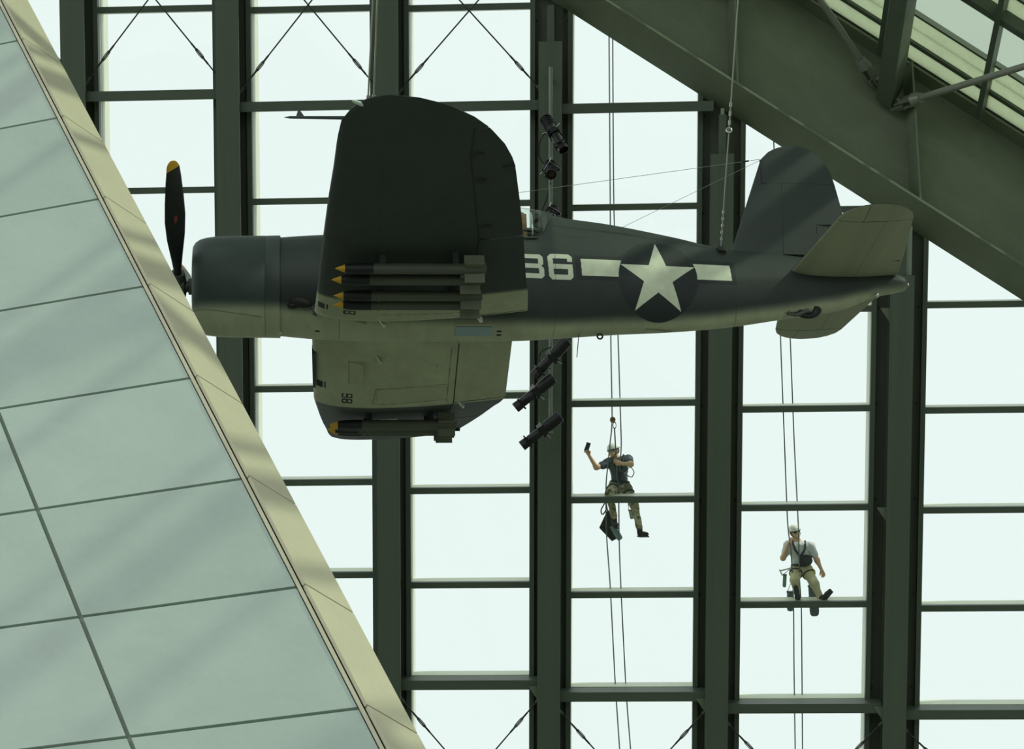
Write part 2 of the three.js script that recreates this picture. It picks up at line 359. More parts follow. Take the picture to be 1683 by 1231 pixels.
// ───────────────────────── clad wall on the left ─────────────────────────
{
  const cam2w = (x, y, z) => { const c = Math.cos(TILT), s = Math.sin(TILT); return V(x, y * c + z * s, -(z * c - y * s)).normalize(); };
  const r = cam2w(-16342, -2540, FOCAL), d = cam2w(-2097, 3063, FOCAL), n = d.clone().cross(r).normalize();
  const O = at(238, 470, 22), K = 1.93, w = n.clone().multiplyScalar(-1).addScaledVector(r, -0.6).multiplyScalar(0.452), wl = w.clone().normalize();
  const P = (a, b, c = 0) => O.clone().addScaledVector(r, a).addScaledVector(d, b).addScaledVector(n, c);
  const Q = (t, b, c = 0) => O.clone().addScaledVector(r, -0.03).addScaledVector(d, b).addScaledVector(w, t).addScaledVector(ns, c);
  const ns = w.clone().cross(d).normalize(); if (ns.x < 0) ns.negate();
  const rows = [8.2, 6.58, 4.94, 3.225, 1.592, 0, -1.51, -3.007, -4.454, -5.904, -7.36, -8.82, -10.3, -11.75];
  const bF = (0 - O.y) / d.y, b0 = rows[0], aL = K * 4;
  const o = thing('wall_left', 'sloping wall clad in pale grey-green panels with a cream edge', 'wall', null, 'structure');
  const bf = bF - 1.2;
  part('backing', hexa([P(0, bf, -0.045), P(aL, bf, -0.045), P(aL, b0, -0.045), P(0, b0, -0.045), ...[[0, bf], [aL, bf], [aL, b0], [0, b0]].map(([a, b]) => P(a, b, -0.05).add(w))]), M.joint, o);
  rows.push(bf);
  const tints = ['#b9cac1', '#b6c7be', '#bcccc4', '#b8c9c0'].map(c => { const m = M.panel.clone(); m.color.set(c); return m; });
  for (let i = 0; i + 1 < rows.length; i++) for (let k = 0; k < 4; k++) {
    const b1 = rows[i] - 0.019, b2 = rows[i + 1] + 0.014, a1 = k * K + (k ? 0.02 : 0.026), a2 = (k + 1) * K - 0.02;
    part('panel', hexa([P(a1, b1, -0.04), P(a2, b1, -0.04), P(a2, b2, -0.04), P(a1, b2, -0.04), P(a1, b1), P(a2, b1), P(a2, b2), P(a1, b2)]), tints[(i * 3 + k * 2) % 4], o);
  }
  part('edge_trim', hexa([P(-0.02, bf, -0.05), P(0.014, bf, -0.05), P(0.014, b0, -0.05), P(-0.02, b0, -0.05), P(-0.02, bf, 0.012), P(0.014, bf, 0.012), P(0.014, b0, 0.012), P(-0.02, b0, 0.012)]), M.edge, o);
  for (let i = 0; i + 1 < rows.length; i++) {
    const b1 = rows[i] - 0.01, b2 = rows[i + 1] + 0.01;
    part('edge_panel', hexa([Q(0.012, b1), Q(1, b1), Q(1, b2), Q(0.012, b2), Q(0.012, b1, 0.03), Q(1, b1, 0.03), Q(1, b2, 0.03), Q(0.012, b2, 0.03)]), M.edge, o);
  }
  settle(o);
}

// ───────────────────────── the hanging fighter plane ─────────────────────────
// own axes: x aft, y up, z out along the wing that is nearer the viewer; origin at the cowling lip
const plane = thing('fighter_plane', 'dark blue-grey gull-winged propeller fighter plane hung on cables', 'airplane');
{
  const yaw = 4.833 * RAD, pit = 1.674 * RAD;
  const ex = V(Math.cos(yaw) * Math.cos(pit), Math.sin(pit), -Math.sin(yaw) * Math.cos(pit)), ez = V(Math.sin(yaw), 0, Math.cos(yaw)), ey = ez.clone().cross(ex);
  plane.quaternion.setFromRotationMatrix(new THREE.Matrix4().makeBasis(ex, ey, ez));
  plane.position.copy(at(318, 471, 30.339));
}
plane.updateMatrixWorld(true);
const planePoint = (x, y, z) => V(x, y, z).applyMatrix4(plane.matrixWorld);

// paint, computed per texel from the plane's own coordinates
const hexRGB = h => [parseInt(h.slice(1, 3), 16), parseInt(h.slice(3, 5), 16), parseInt(h.slice(5, 7), 16)];
const mix = (a, b, t) => a.map((v, i) => v + (b[i] - v) * t);
const stepUp = (a, b, x) => { const t = Math.min(1, Math.max(0, (x - a) / (b - a))); return t * t * (3 - 2 * t); };
function painted(w, h, fn) {
  const d = new Uint8Array(w * h * 4);
  for (let j = 0; j < h; j++) for (let i = 0; i < w; i++) { const c = fn((i + 0.5) / w, (j + 0.5) / h), o = (j * w + i) * 4; d[o] = c[0]; d[o + 1] = c[1]; d[o + 2] = c[2]; d[o + 3] = 255; }
  const t = new THREE.DataTexture(d, w, h); t.magFilter = THREE.LinearFilter; t.minFilter = THREE.LinearMipmapLinearFilter; t.generateMipmaps = true; t.colorSpace = THREE.SRGBColorSpace; t.needsUpdate = true; return t;
}
const INK = { dark: hexRGB('#303937'), cowl: hexRGB('#3d4947'), wing: hexRGB('#353f3b'), light: hexRGB('#b3b89c'), white: hexRGB('#e3ead2'), navy: hexRGB('#1f282b'), line: hexRGB('#262d2b') };
const inBox = (x, y, x0, x1, y0, y1) => x > x0 && x < x1 && y > y0 && y < y1;
function digit(ch, u, v, W, H, s) {                                   // block numerals with cut corners
  if (u < 0 || v < 0 || u > W || v > H) return false;
  const c = s * 0.6, du = Math.min(u, W - u), dv = Math.min(v, H - v); if (du + dv < c) return false;
  if (ch === '8' && Math.abs(v - H / 2) + du < s * 0.45) return false;
  if (inBox(u, v, s, W - s, s, (H - s) / 2)) return false;
  if (inBox(u, v, s, W - s, (H + s) / 2, H - s)) return false;
  if (ch === '6' && u > W - s * 1.25 && v > (H + s) / 2 && v < H - s * 1.7) return false;
  return true;
}
const inStar = (x, y, R) => { for (let k = 0; k < 5; k++) { /* five wedges */
    let a = Math.atan2(x, y) - k * 72 * RAD; a = Math.atan2(Math.sin(a), Math.cos(a)); if (Math.abs(a) > 36 * RAD) continue;
    const r = Math.hypot(x, y), px = Math.abs(Math.sin(a)) * r, py = Math.cos(a) * r, ri = R * 0.382, ix = Math.sin(36 * RAD) * ri, iy = Math.cos(36 * RAD) * ri;
    return (px - 0) * (iy - R) - (py - R) * (ix - 0) > 0 ? true : false; } return false; };
const lineHit = (x, y, segs, w) => { for (const [x0, y0, x1, y1] of segs) { const dx = x1 - x0, dy = y1 - y0, t = Math.min(1, Math.max(0, ((x - x0) * dx + (y - y0) * dy) / (dx * dx + dy * dy))); if (Math.hypot(x - x0 - t * dx, y - y0 - t * dy) < w) return true; } return false; };

const demark = [[0, -0.44], [1.1, -0.46], [2.4, -0.60], [4.2, -0.62], [5.3, -0.575], [6.2, -0.53], [6.93, -0.465], [7.85, -0.335], [8.6, -0.2], [9.1, -0.06], [9.6, 0.0]];
const seams = [[0.945, -1, 0.945, 1], [1.9, -0.8, 1.9, 1], [4.72, -0.2, 4.72, 1.2], [4.72, -0.7, 4.72, -0.2], [7.15, -0.7, 7.15, 0.5], [5.95, -0.62, 6.5, -0.62], [1.45, -0.5, 2.6, -0.36], [0.0, -0.46, 0.9, -0.56], [7.45, 0.33, 7.75, 0.31], [4.5, 0.5, 4.9, 0.52]];
const skinMap = painted(2048, 1024, (s, t) => {
  const near = t >= 0.5, x = s * 9.8 - 0.1, y = (near ? (t - 0.5) * 2 : t * 2) * 2.15 - 0.9;
  const g = fbm(x * 2.2, y * 2.2, near ? 31 : 37), gf = fbm(x * 14, y * 14, 41, 3);
  let c = mix(x < 1.13 ? INK.cowl : INK.dark, INK.light, stepUp(0.085, -0.065, y - table(demark, x) + (g - 0.5) * 0.03));
  const X = near ? x : 12.15 - x;                                     // the far side carries the same marks, unmirrored
  const lx = X - 6.09, ly = y + 0.02, R = 0.53;
  const d = Math.hypot(lx, ly), slant = (y - 0.08) * 0.06;
  const bar = Math.abs(y - 0.082) < 0.118 && X > 5.065 - slant && X < 7.085 - slant;
  if (d < R + 0.015 || (Math.abs(y - 0.082) < 0.118 + 0.055 && X > 4.99 - slant && X < 7.15 - slant)) c = INK.navy;
  if (d > R && bar) c = INK.white;
  if (inStar(lx, ly, R)) c = INK.white;
  for (const [ch, x0] of [['8', 4.24], ['6', 4.625]]) { const v = y + 0.10, u = X - x0 + (v - 0.18) * 0.06; if (digit(ch, u, v, 0.325, 0.36, 0.068)) c = INK.white; }
  if (lineHit(x, y, seams, 0.0045)) c = mix(c, INK.line, 0.35);
  if (near && lineHit(x, y, [[4.77, 0.56, 5.18, 0.545]], 0.011)) c = INK.line;
  const k = 0.93 + 0.14 * (g - 0.5) + 0.10 * (gf - 0.5) + 0.05;
  return c.map(v => Math.max(0, Math.min(255, v * k)));
});
const wingSeams = [[2.38, -1.66, 2.42, -1.36], [2.42, -1.36, 3.4, -1.33], [2.4, -1.68, 3.4, -1.64], [2.05, -0.8, 2.05, -1.24], [2.22, -0.82, 2.22, -1.24], [2.05, -1.24, 2.22, -1.22], [3.15, -0.93, 3.24, -0.93], [3.24, -0.93, 3.24, -1.0], [3.42, -0.6, 3.40, -1.7],
  [2.38, 1.66, 2.42, 1.36], [2.4, 1.9, 3.4, 1.86], [1.6, 2.62, 3.45, 2.62], [1.6, -2.62, 3.45, -2.62], [2.3, 2.7, 2.32, 5.6], [2.3, -2.7, 2.32, -5.6], [2.6, -2.9, 2.62, -5.6]];
const wingMap = painted(2048, 1024, (s, t) => {                       // s: along the span, t upper half: underside
  const z = s * 13 - 6.5, under = t >= 0.5, x = 1.1 + (under ? (t - 0.5) * 2 : t * 2) * 3.4;
  const g = fbm(x * 2.1, z * 2.1, 51), gf = fbm(x * 13, z * 13, 53, 3), k = 0.95 + 0.16 * (g - 0.5) + 0.1 * (gf - 0.5);
  if (!under) return INK.dark.map(v => v * k);
  const edge = z > 0 ? 2.22 + 0.02 * (x - 2) : 1.80 + 0.02 * (x - 2);
  let c = mix(INK.light, INK.wing, stepUp(-0.05, 0.05, Math.abs(z) - edge + (g - 0.5) * 0.03));
  for (const [cx, cz] of [[2.03, -1.56], [2.0, 1.98]]) {                // rotated number: reads towards +z
    const u = z - cz + 0.10, v = -(x - cx) + 0.075; if (digit('8', u, v, 0.09, 0.15, 0.022) || digit('6', u - 0.11, v, 0.09, 0.15, 0.022)) c = INK.line;
  }
  for (const [cx, cz] of [[1.68, -1.34], [1.68, 1.98]]) if (Math.abs(x - cx) < 0.06 && Math.abs(z - cz) < 0.06) c = (x - cx) > 0.0 && Math.floor((x - cx) / 0.02) % 2 ? INK.light : INK.line;
  if (inBox(x, z, 2.53, 2.79, -3.75, -3.1)) c = INK.white;
  if (lineHit(x, z, wingSeams, 0.005)) c = mix(c, INK.line, 0.5);
  return c.map(v => Math.max(0, Math.min(255, v * k)));
});
const PM = {
  skin: std('#ffffff', 0.55, 0, { map: skinMap }), wing: std('#ffffff', 0.68, 0, { map: wingMap }),
  dark: std('#384240', 0.55, 0, { map: T.metal }), light: std('#b3b89c', 0.5, 0, { map: T.metal }), black: std('#15191a', 0.5), primer: std('#565f4c', 0.8), exhaustBlack: std('#2a2826', 0.9),
  blade: std('#1b201f', 0.45), yellow: std('#c79a1c', 0.5), red: std('#7c3a24', 0.6), hub: std('#5a5e58', 0.45, 0.4), tube: std('#565b4e', 0.55, 0, { map: T.metal }), finGrey: std('#6b705e', 0.6),
  tail: std('#dddddd', 0.55, 0, { map: skinMap }), chrome: std('#c8ccc6', 0.25, 0.9), leather: std('#8a6a3c', 0.7), wire: std('#8f968f', 0.5, 0.3),  // tail: skin paint greyed, putting shade into the tailplane colour
  canopy: new THREE.MeshPhysicalMaterial({ color: '#f2f8f4', roughness: 0.02, transmission: 1, thickness: 0, ior: 1.5 }),
};
const mapTriangles = (g, fn) => {                                     // per-triangle choice of texture half
  const p = g.attributes.position, uv = new Float32Array(p.count * 2), a = V(), b = V(), c = V();
  for (let i = 0; i < p.count; i += 3) {
    a.fromBufferAttribute(p, i); b.fromBufferAttribute(p, i + 1); c.fromBufferAttribute(p, i + 2);
    const n = b.clone().sub(a).cross(c.clone().sub(a)), m = a.clone().add(b).add(c).multiplyScalar(1 / 3);
    [a, b, c].forEach((q, k) => { const [u, v] = fn(q, n, m); uv[(i + k) * 2] = u; uv[(i + k) * 2 + 1] = v; });
  }
  g.setAttribute('uv', new THREE.BufferAttribute(uv, 2)); return g;
};
const skinUV = g => mapTriangles(g, (p, n, m) => [(p.x + 0.1) / 9.8, (m.z >= 0 ? 0.5 : 0) + Math.min(0.998, Math.max(0.002, (p.y + 0.9) / 2.15)) / 2]);
const wingUV = g => mapTriangles(g, (p, n) => [(p.z + 6.5) / 13, (n.y < 0 ? 0.5 : 0) + Math.min(0.998, Math.max(0.002, (p.x - 1.1) / 3.4)) / 2]);

// fuselage
const station = [[1.10, 0.70, -0.70, 0.645], [1.65, 0.739, -0.752, 0.68], [2.4, 0.75, -0.777, 0.68], [3.2, 0.76, -0.78, 0.66], [3.9, 0.735, -0.775, 0.64], [4.3, 0.72, -0.766, 0.62], [4.5, 0.74, -0.755, 0.60], [4.61, 0.86, -0.745, 0.59], [4.68, 1.02, -0.738, 0.582], [4.73, 1.043, -0.735, 0.58],
  [4.95, 1.003, -0.72, 0.56], [5.53, 0.918, -0.68, 0.51], [6.35, 0.746, -0.637, 0.43], [7.08, 0.573, -0.57, 0.36], [7.9, 0.49, -0.44, 0.28], [8.6, 0.37, -0.324, 0.20], [9.09, 0.27, -0.131, 0.13], [9.3, 0.243, -0.088, 0.125], [9.43, 0.205, -0.06, 0.105], [9.5, 0.172, -0.042, 0.088], [9.54, 0.128, -0.004, 0.056], [9.555, 0.07, 0.04, 0.014]];
const cubic = (k, x) => {                                             // smooth column k of the station table
  let i = 1; while (i < station.length - 1 && x > station[i][0]) i++;
  const A = station[i - 1], B = station[i], P = station[Math.max(0, i - 2)], N = station[Math.min(station.length - 1, i + 1)], t = (x - A[0]) / (B[0] - A[0]);
  const m0 = (B[k] - P[k]) / (B[0] - P[0]) * (B[0] - A[0]), m1 = (N[k] - A[k]) / (N[0] - A[0]) * (B[0] - A[0]);
  return A[k] * (1 + 2 * t) * (1 - t) ** 2 + m0 * t * (1 - t) ** 2 + B[k] * t * t * (3 - 2 * t) + m1 * t * t * (t - 1);
};
const hull = (x, phi, off = 0) => {
  const t = cubic(1, x), b = cubic(2, x), w = cubic(3, x), yc = (t + b) / 2, a = Math.sqrt(Math.max(1e-5, ((t - b) / 2) ** 2 - (w * 0.41) ** 2));
  const tall = Math.max(0, a / w - 1.05), pinch = 1 - 0.5 * Math.min(0.5, tall) * Math.max(0, Math.cos(phi));
  return V(x, yc + (a + off) * Math.cos(phi), (w * pinch + off) * Math.sin(phi));
};
{
  const xs = []; for (let x = 1.10; x < 9.0; x += x > 4.3 && x < 4.8 ? 0.03 : 0.1) xs.push(x); xs.push(9.05, 9.12, 9.2, 9.28, 9.35, 9.41, 9.46, 9.5, 9.53, 9.548, 9.555);
  const body = part('fuselage', skinUV(loft(xs.map(x => Array.from({ length: 72 }, (_, j) => hull(x, j / 72 * Math.PI * 2))), 0.7)), PM.skin, plane);
  const cowl = [[1.0, 0.62], [1.135, 0.668], [1.13, 0.676], [0.95, 0.672], [0.945, 0.668], [0.94, 0.672], [0.5, 0.668], [0.3, 0.658], [0.18, 0.643], [0.09, 0.617], [0.03, 0.575], [0.0, 0.525], [0.01, 0.48], [0.06, 0.455], [0.2, 0.45], [0.35, 0.47]];
  part('cowling', skinUV(lathe(cowl, 72)), PM.skin, plane);
  part('engine', lathe([[0.34, 0.47], [0.34, 0.2], [0.15, 0.18], [0.1, 0.12], [0.08, 0.0]].map(([x, r]) => [x, r]), 36), PM.hub, plane);
  for (let k = 0; k < 9; k++) { const a = k / 9 * Math.PI * 2; part('cylinder', new THREE.CylinderGeometry(0.075, 0.06, 0.26, 12).rotateX(a).translate(0.27, 0.32 * Math.cos(a), 0.32 * Math.sin(a)), PM.hub, plane); }
  // things set into the skin
  const patch = (x0, x1, p0, p1, off, depth) => hexa([[x0, p0], [x1, p0], [x1, p1], [x0, p1]].map(([x, p]) => hull(x, p, -depth)).concat([[x0, p0], [x1, p0], [x1, p1], [x0, p1]].map(([x, p]) => hull(x, p, off))));
  const wnd = part('belly_window', patch(3.42, 3.9, 2.68, 2.95, 0.014, 0.05), std('#93aab2', 0.12), plane);
  part('window_frame', merge([patch(3.40, 3.92, 2.61, 2.66, 0.008, 0.03), patch(3.40, 3.42, 2.61, 2.96, 0.008, 0.03), patch(3.90, 3.92, 2.61, 2.96, 0.008, 0.03)]), PM.light, wnd);
  for (const [x, p] of [[3.99, 2.82], [3.99, 2.95], [1.62, 2.9]]) part('drain_port', new THREE.SphereGeometry(1, 12, 8).scale(0.04, 0.016, 0.016).translate(...hull(x, p, -0.004).toArray()), PM.black, plane);
  const ex = part('exhaust', new THREE.SphereGeometry(1, 20, 12).scale(0.15, 0.075, 0.06).rotateZ(-0.18).translate(...hull(1.40, 2.22, -0.01).toArray()), PM.exhaustBlack, plane);  // near-black rough ellipsoid at the exhaust outlet
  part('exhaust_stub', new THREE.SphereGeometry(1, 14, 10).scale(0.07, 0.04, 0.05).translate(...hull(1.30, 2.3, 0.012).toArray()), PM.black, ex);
  part('cowl_latch', new THREE.SphereGeometry(0.03, 10, 8).translate(1.13, -0.66, 0.06), PM.chrome, plane);
  part('whip_antenna', rod(hull(5.06, Math.PI, 0).add(V(0, 0.02, 0.05)), V(5.02, -1.0, 0.05), 0.006, 6), PM.black, plane);
  part('tow_ring', new THREE.TorusGeometry(0.035, 0.012, 8, 16).translate(5.34, -0.70, 0.03), PM.black, plane);
  // tail wheel half folded into its bay
  const tw = part('tail_wheel', new THREE.TorusGeometry(0.095, 0.05, 12, 24).scale(1.25, 0.8, 1).rotateX(0.25).translate(8.15, -0.345, 0.08), PM.black, plane);
  part('wheel_fork', merge([rod(V(8.15, -0.36, 0.12), V(7.98, -0.42, 0.10), 0.028), rod(V(7.98, -0.42, 0.10), V(7.86, -0.40, 0.12), 0.026)]), PM.hub, tw);
  part('wheel_bay', patch(7.82, 8.30, 2.72, 3.5, 0.003, 0.05), PM.primer, plane);
  part('tail_light', new THREE.SphereGeometry(0.022, 10, 8).translate(9.56, 0.055, 0), PM.chrome, plane);
  part('arrestor_hook_eye', new THREE.SphereGeometry(0.035, 10, 8).translate(9.1, -0.13, 0.08), PM.chrome, plane);
}

// flying surfaces: a slice of an airfoil between two chord positions, swept along t
const airfoil = s => 5 * (0.2969 * Math.sqrt(s) - 0.126 * s - 0.3516 * s * s + 0.2843 * s ** 3 - 0.1015 * s ** 4);
function surface({ ts, le, te, x0, x1, thick, pos, lo = 0.72, hi = 1.2, n = 14 }) {
  return loft(ts.map(t => {
    const L = le(t), E = te(t), c = Math.max(0.02, E - L), a = Math.max(L, x0(t)), b = Math.max(a + 0.004, Math.min(E, x1(t))), low = [], up = [];
    for (let i = 0; i <= n; i++) {
      const k = (1 - Math.cos(i / n * Math.PI)) / 2, x = a + (b - a) * k, s = Math.min(1, Math.max(0, (x - L) / c)), h = thick(t) * c * airfoil(s) + 0.003;
      low.push(pos(t, x, -h * lo)); up.push(pos(t, x, h * hi));
    }
    return [...low, ...up.reverse()];
  }), 0.75);
}
const grid = (a, b, d) => { const n = Math.max(1, Math.round((b - a) / d)); return Array.from({ length: n + 1 }, (_, i) => a + (b - a) * i / n); };
const WLE = [[0, 1.54], [1.7, 1.575], [3.45, 1.67], [4.3, 1.725], [4.9, 1.775], [5.45, 1.81], [5.77, 1.85], [5.98, 1.945], [6.1, 2.04], [6.17, 2.12], [6.22, 2.22], [6.25, 2.35]];
const WTE = [[0, 4.24], [1.7, 4.22], [2.2, 4.18], [2.5, 4.13], [3.46, 4.02], [4.18, 3.92], [4.93, 3.804], [5.1, 3.756], [5.35, 3.656], [5.6, 3.504], [5.68, 3.45], [5.86, 3.286], [6.07, 3.01], [6.2, 2.68], [6.25, 2.37]];
const wingY = z => { const a = -0.42 - 0.383 * (z - 0.3), b = -0.97 + 0.173 * (z - 1.735), k = 0.06; const d = (b - a); return a + (d + Math.sqrt(d * d + k * k * 0.25)) / 2; };
const wingThick = z => table([[0, 0.155], [1.74, 0.155], [4.9, 0.12], [6.0, 0.09], [6.25, 0.05]], z);
const hinge = z => table([[0, 3.52], [1.7, 3.50], [3.04, 3.49], [3.53, 3.494], [5.18, 3.29], [5.68, 3.30]], z);
const wingUnder = (x, z) => { const L = table(WLE, z), c = table(WTE, z) - L; return wingY(z) - wingThick(z) * c * airfoil(Math.min(1, Math.max(0, (x - L) / c))) * 0.72 - 0.003; };
const std0 = std('#232927', 0.7);
for (const s of [1, -1]) {
  const P = (t, x, h) => V(x, wingY(t) + h, s * t), wing = (ts, a, b) => wingUV(surface({ ts, le: t => table(WLE, t), te: t => table(WTE, t), x0: a, x1: b, thick: wingThick, pos: P }));
  const all = () => 9, front = () => 0;
  const main = part('wing', wing([...grid(0.3, 1.4, 0.1), ...grid(1.45, 2.1, 0.05), ...grid(2.2, 3.46, 0.2)], front, t => hinge(t) - 0.003), PM.wing, plane);
  part('hinge_line', rope(grid(0.55, 3.44, 0.1).map(z => V(hinge(z), wingUnder(hinge(z), z) + 0.004, s * z)), 0.009, 6, 60), PM.black, main);
  const tip = part('outer_wing', wing([...grid(3.461, 5.5, 0.15), 5.6, 5.674], front, t => hinge(t) - 0.003), PM.wing, plane);
  part('hinge_line', rope(grid(3.5, 5.66, 0.12).map(z => V(hinge(z), wingUnder(hinge(z), z) + 0.004, s * z)), 0.011, 6, 60), PM.black, tip);
  part('wing_tip', wing([5.675, 5.72, 5.77, 5.86, 5.92, 5.98, 6.04, 6.1, 6.14, 6.17, 6.2, 6.225, 6.24, 6.25], front, all), PM.wing, tip);
  part('inner_flap', wing([...grid(0.5, 1.3, 0.2), ...grid(1.4, 1.73, 0.06)], t => hinge(t) + 0.002, all), PM.wing, plane);
  part('outer_flap', wing([...grid(1.75, 2.2, 0.09), ...grid(2.3, 3.455, 0.16)], t => hinge(t) + 0.002, all), PM.wing, plane);
  const ail = part('aileron', wing([...grid(3.50, 4.915, 0.15), 4.93, 5.02, 5.1, 5.18, 5.27, 5.35, 5.43, 5.52, 5.6, 5.655], t => hinge(t) + 0.002, all), PM.wing, plane);
  for (const z of [3.75, 4.7, 5.2]) part('hinge_bracket', box(hinge(z) + 0.09, wingUnder(hinge(z) + 0.09, z) - 0.012, s * z, 0.1, 0.03, 0.05), PM.black, ail);
  part('tab_slot', box(3.74, wingY(4.93) - 0.02, s * 4.925, 0.13, 0.05, 0.025), PM.black, ail);
  part('intake', hexa([[0.75, -0.09], [1.42, -0.09], [1.42, 0.06], [0.75, 0.06]].map(([z, y]) => V(1.60, wingY(z) + y, s * z)).concat([[0.75, -0.07], [1.42, -0.07], [1.42, 0.045], [0.75, 0.045]].map(([z, y]) => V(table(WLE, z) - 0.006, wingY(z) + y, s * z)))), PM.dark, main);  // solid dark block: its colour stands for the shade inside the opening
  // gear door, cooler flap and hinge fittings under the inner wing
  const slab = (x0, x1, z0, z1, t0, t1) => hexa([[x0, z0], [x1, z0], [x1, z1], [x0, z1]].map(([x, z]) => V(x, wingUnder(x, z) - t0, s * z)).concat([[x0, z0], [x1, z0], [x1, z1], [x0, z1]].map(([x, z]) => V(x, wingUnder(x, z) - t1, s * z))));
  part('gear_door', slab(2.44, 3.36, 1.37, 1.63, -0.03, 0.009), PM.light, main);
  part('cooler_flap', hexa([[2.05, 0.82, 0.0], [2.22, 0.82, 0.0], [2.22, 1.22, 0.0], [2.05, 1.22, 0.0]].map(([x, z]) => V(x, wingUnder(x, z) + 0.02, s * z)).concat([[2.05, 0.82, 0.004], [2.24, 0.82, 0.05], [2.24, 1.22, 0.05], [2.05, 1.22, 0.004]].map(([x, z, o]) => V(x, wingUnder(x, z) - o, s * z)))), PM.light, main);
  for (const [x, z] of [[2.42, 0.72], [3.58, 1.74]]) {
    const y = wingUnder(x, z), f = part('strut_fitting', merge([rod(V(x, y + 0.02, s * z), V(x + 0.05, y - 0.06, s * z), 0.03), rod(V(x + 0.05, y - 0.06, s * (z - 0.05)), V(x + 0.05, y - 0.06, s * (z + 0.05)), 0.02)]), PM.chrome, plane);
  }
  // rockets under the wing
  for (let k = 0; k < 4; k++) {
    const z = 2.41 + [0, 0.21, 0.57, 0.82][k], y = -1.146 + (z - 2.41) * 0.183, dx = [0, 0, -0.03, 0.01][k], r = new THREE.Group(); r.name = 'rocket'; plane.add(r); r.position.set(1.80 + dx, y, s * z);
    part('nose_cone', lathe([[0, 0.004], [0.115, 0.05]], 20), PM.yellow, r);
    part('warhead', lathe([[0.115, 0.05], [0.19, 0.062], [0.28, 0.067], [0.45, 0.067]], 20), PM.black, r);
    part('motor_tube', lathe([[0.45, 0.065], [1.62, 0.065], [1.72, 0.06], [1.78, 0.052], [1.78, 0.02]], 20), PM.tube, r);
    part('band', lathe([[0.525, 0.064], [0.525, 0.072], [0.55, 0.072], [0.55, 0.064]], 20), PM.tube, r);
    for (let q = 0; q < 4; q++) { const a = q * Math.PI / 2 + 0.0; part('fin', box(1.64, 0.115, 0, 0.24, 0.115, 0.008).rotateX(a), PM.finGrey, r); }
    for (const px of [0.56, 1.42]) { const top = wingUnder(1.8 + dx + px, z) + 0.02 - y; part('pylon', span(px - 0.035, px + 0.035, 0.05, Math.max(0.09, top), -0.018, 0.018), std0, r); }
  }
}
{ // pitot boom on the nearer wing tip, glass light on the leading edge
  const y = wingY(5.82), pt = part('pitot_tube', rod(V(1.9, y, 5.82), V(1.30, y, 5.82), 0.02, 10, 0.014), PM.dark, plane);
  part('pitot_head', rod(V(1.30, y, 5.82), V(1.235, y, 5.82), 0.014, 10, 0.003), PM.dark, pt);
  part('pitot_fin', hexa([[1.36, 0], [1.46, 0], [1.40, 0.09], [1.385, 0.09]].map(([x, h]) => V(x, y + h, 5.815)).concat([[1.36, 0], [1.46, 0], [1.40, 0.09], [1.385, 0.09]].map(([x, h]) => V(x, y + h, 5.825)))), PM.dark, pt);
  part('tip_light', new THREE.SphereGeometry(1, 16, 10).scale(0.13, 0.022, 0.03).rotateY(0.75).translate(2.05, wingY(6.1) - 0.005, 6.085), new THREE.MeshStandardMaterial({ color: '#cfe0d8', roughness: 0.1 }), plane);
}
// tailplane
const SLE = [[0, 7.9], [0.32, 7.946], [0.93, 8.02], [1.65, 8.11], [2.1, 8.165], [2.25, 8.21], [2.37, 8.29], [2.45, 8.40], [2.49, 8.50], [2.51, 8.62]];
const STE = [[0, 9.42], [0.78, 9.32], [1.52, 9.21], [2.1, 9.12], [2.25, 9.07], [2.37, 8.98], [2.45, 8.87], [2.49, 8.77], [2.51, 8.64]];
for (const s of [1, -1]) {
  const P = (t, x, h) => V(x, 0.17 + h, s * t), th = t => table([[0, 0.105], [2.2, 0.085], [2.51, 0.04]], t);
  const sf = (ts, a, b) => skinUV(surface({ ts, le: t => table(SLE, t), te: t => table(STE, t), x0: a, x1: b, thick: th, pos: P, lo: 1, hi: 1 }));
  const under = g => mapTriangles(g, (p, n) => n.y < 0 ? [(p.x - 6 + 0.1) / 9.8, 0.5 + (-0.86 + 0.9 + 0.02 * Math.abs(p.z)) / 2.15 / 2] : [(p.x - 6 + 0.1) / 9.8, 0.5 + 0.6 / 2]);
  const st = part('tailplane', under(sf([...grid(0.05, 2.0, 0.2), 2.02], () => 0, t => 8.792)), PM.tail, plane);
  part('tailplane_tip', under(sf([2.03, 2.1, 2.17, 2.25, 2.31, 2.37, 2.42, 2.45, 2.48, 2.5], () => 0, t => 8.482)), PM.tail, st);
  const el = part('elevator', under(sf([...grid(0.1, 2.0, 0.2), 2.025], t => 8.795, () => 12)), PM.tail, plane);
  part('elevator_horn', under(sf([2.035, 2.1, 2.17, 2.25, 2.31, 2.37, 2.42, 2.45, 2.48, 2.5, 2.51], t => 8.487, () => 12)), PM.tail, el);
  part('trim_tab', box(9.2, 0.155, s * 0.62, 0.22, 0.006, 0.012), PM.black, el);
}
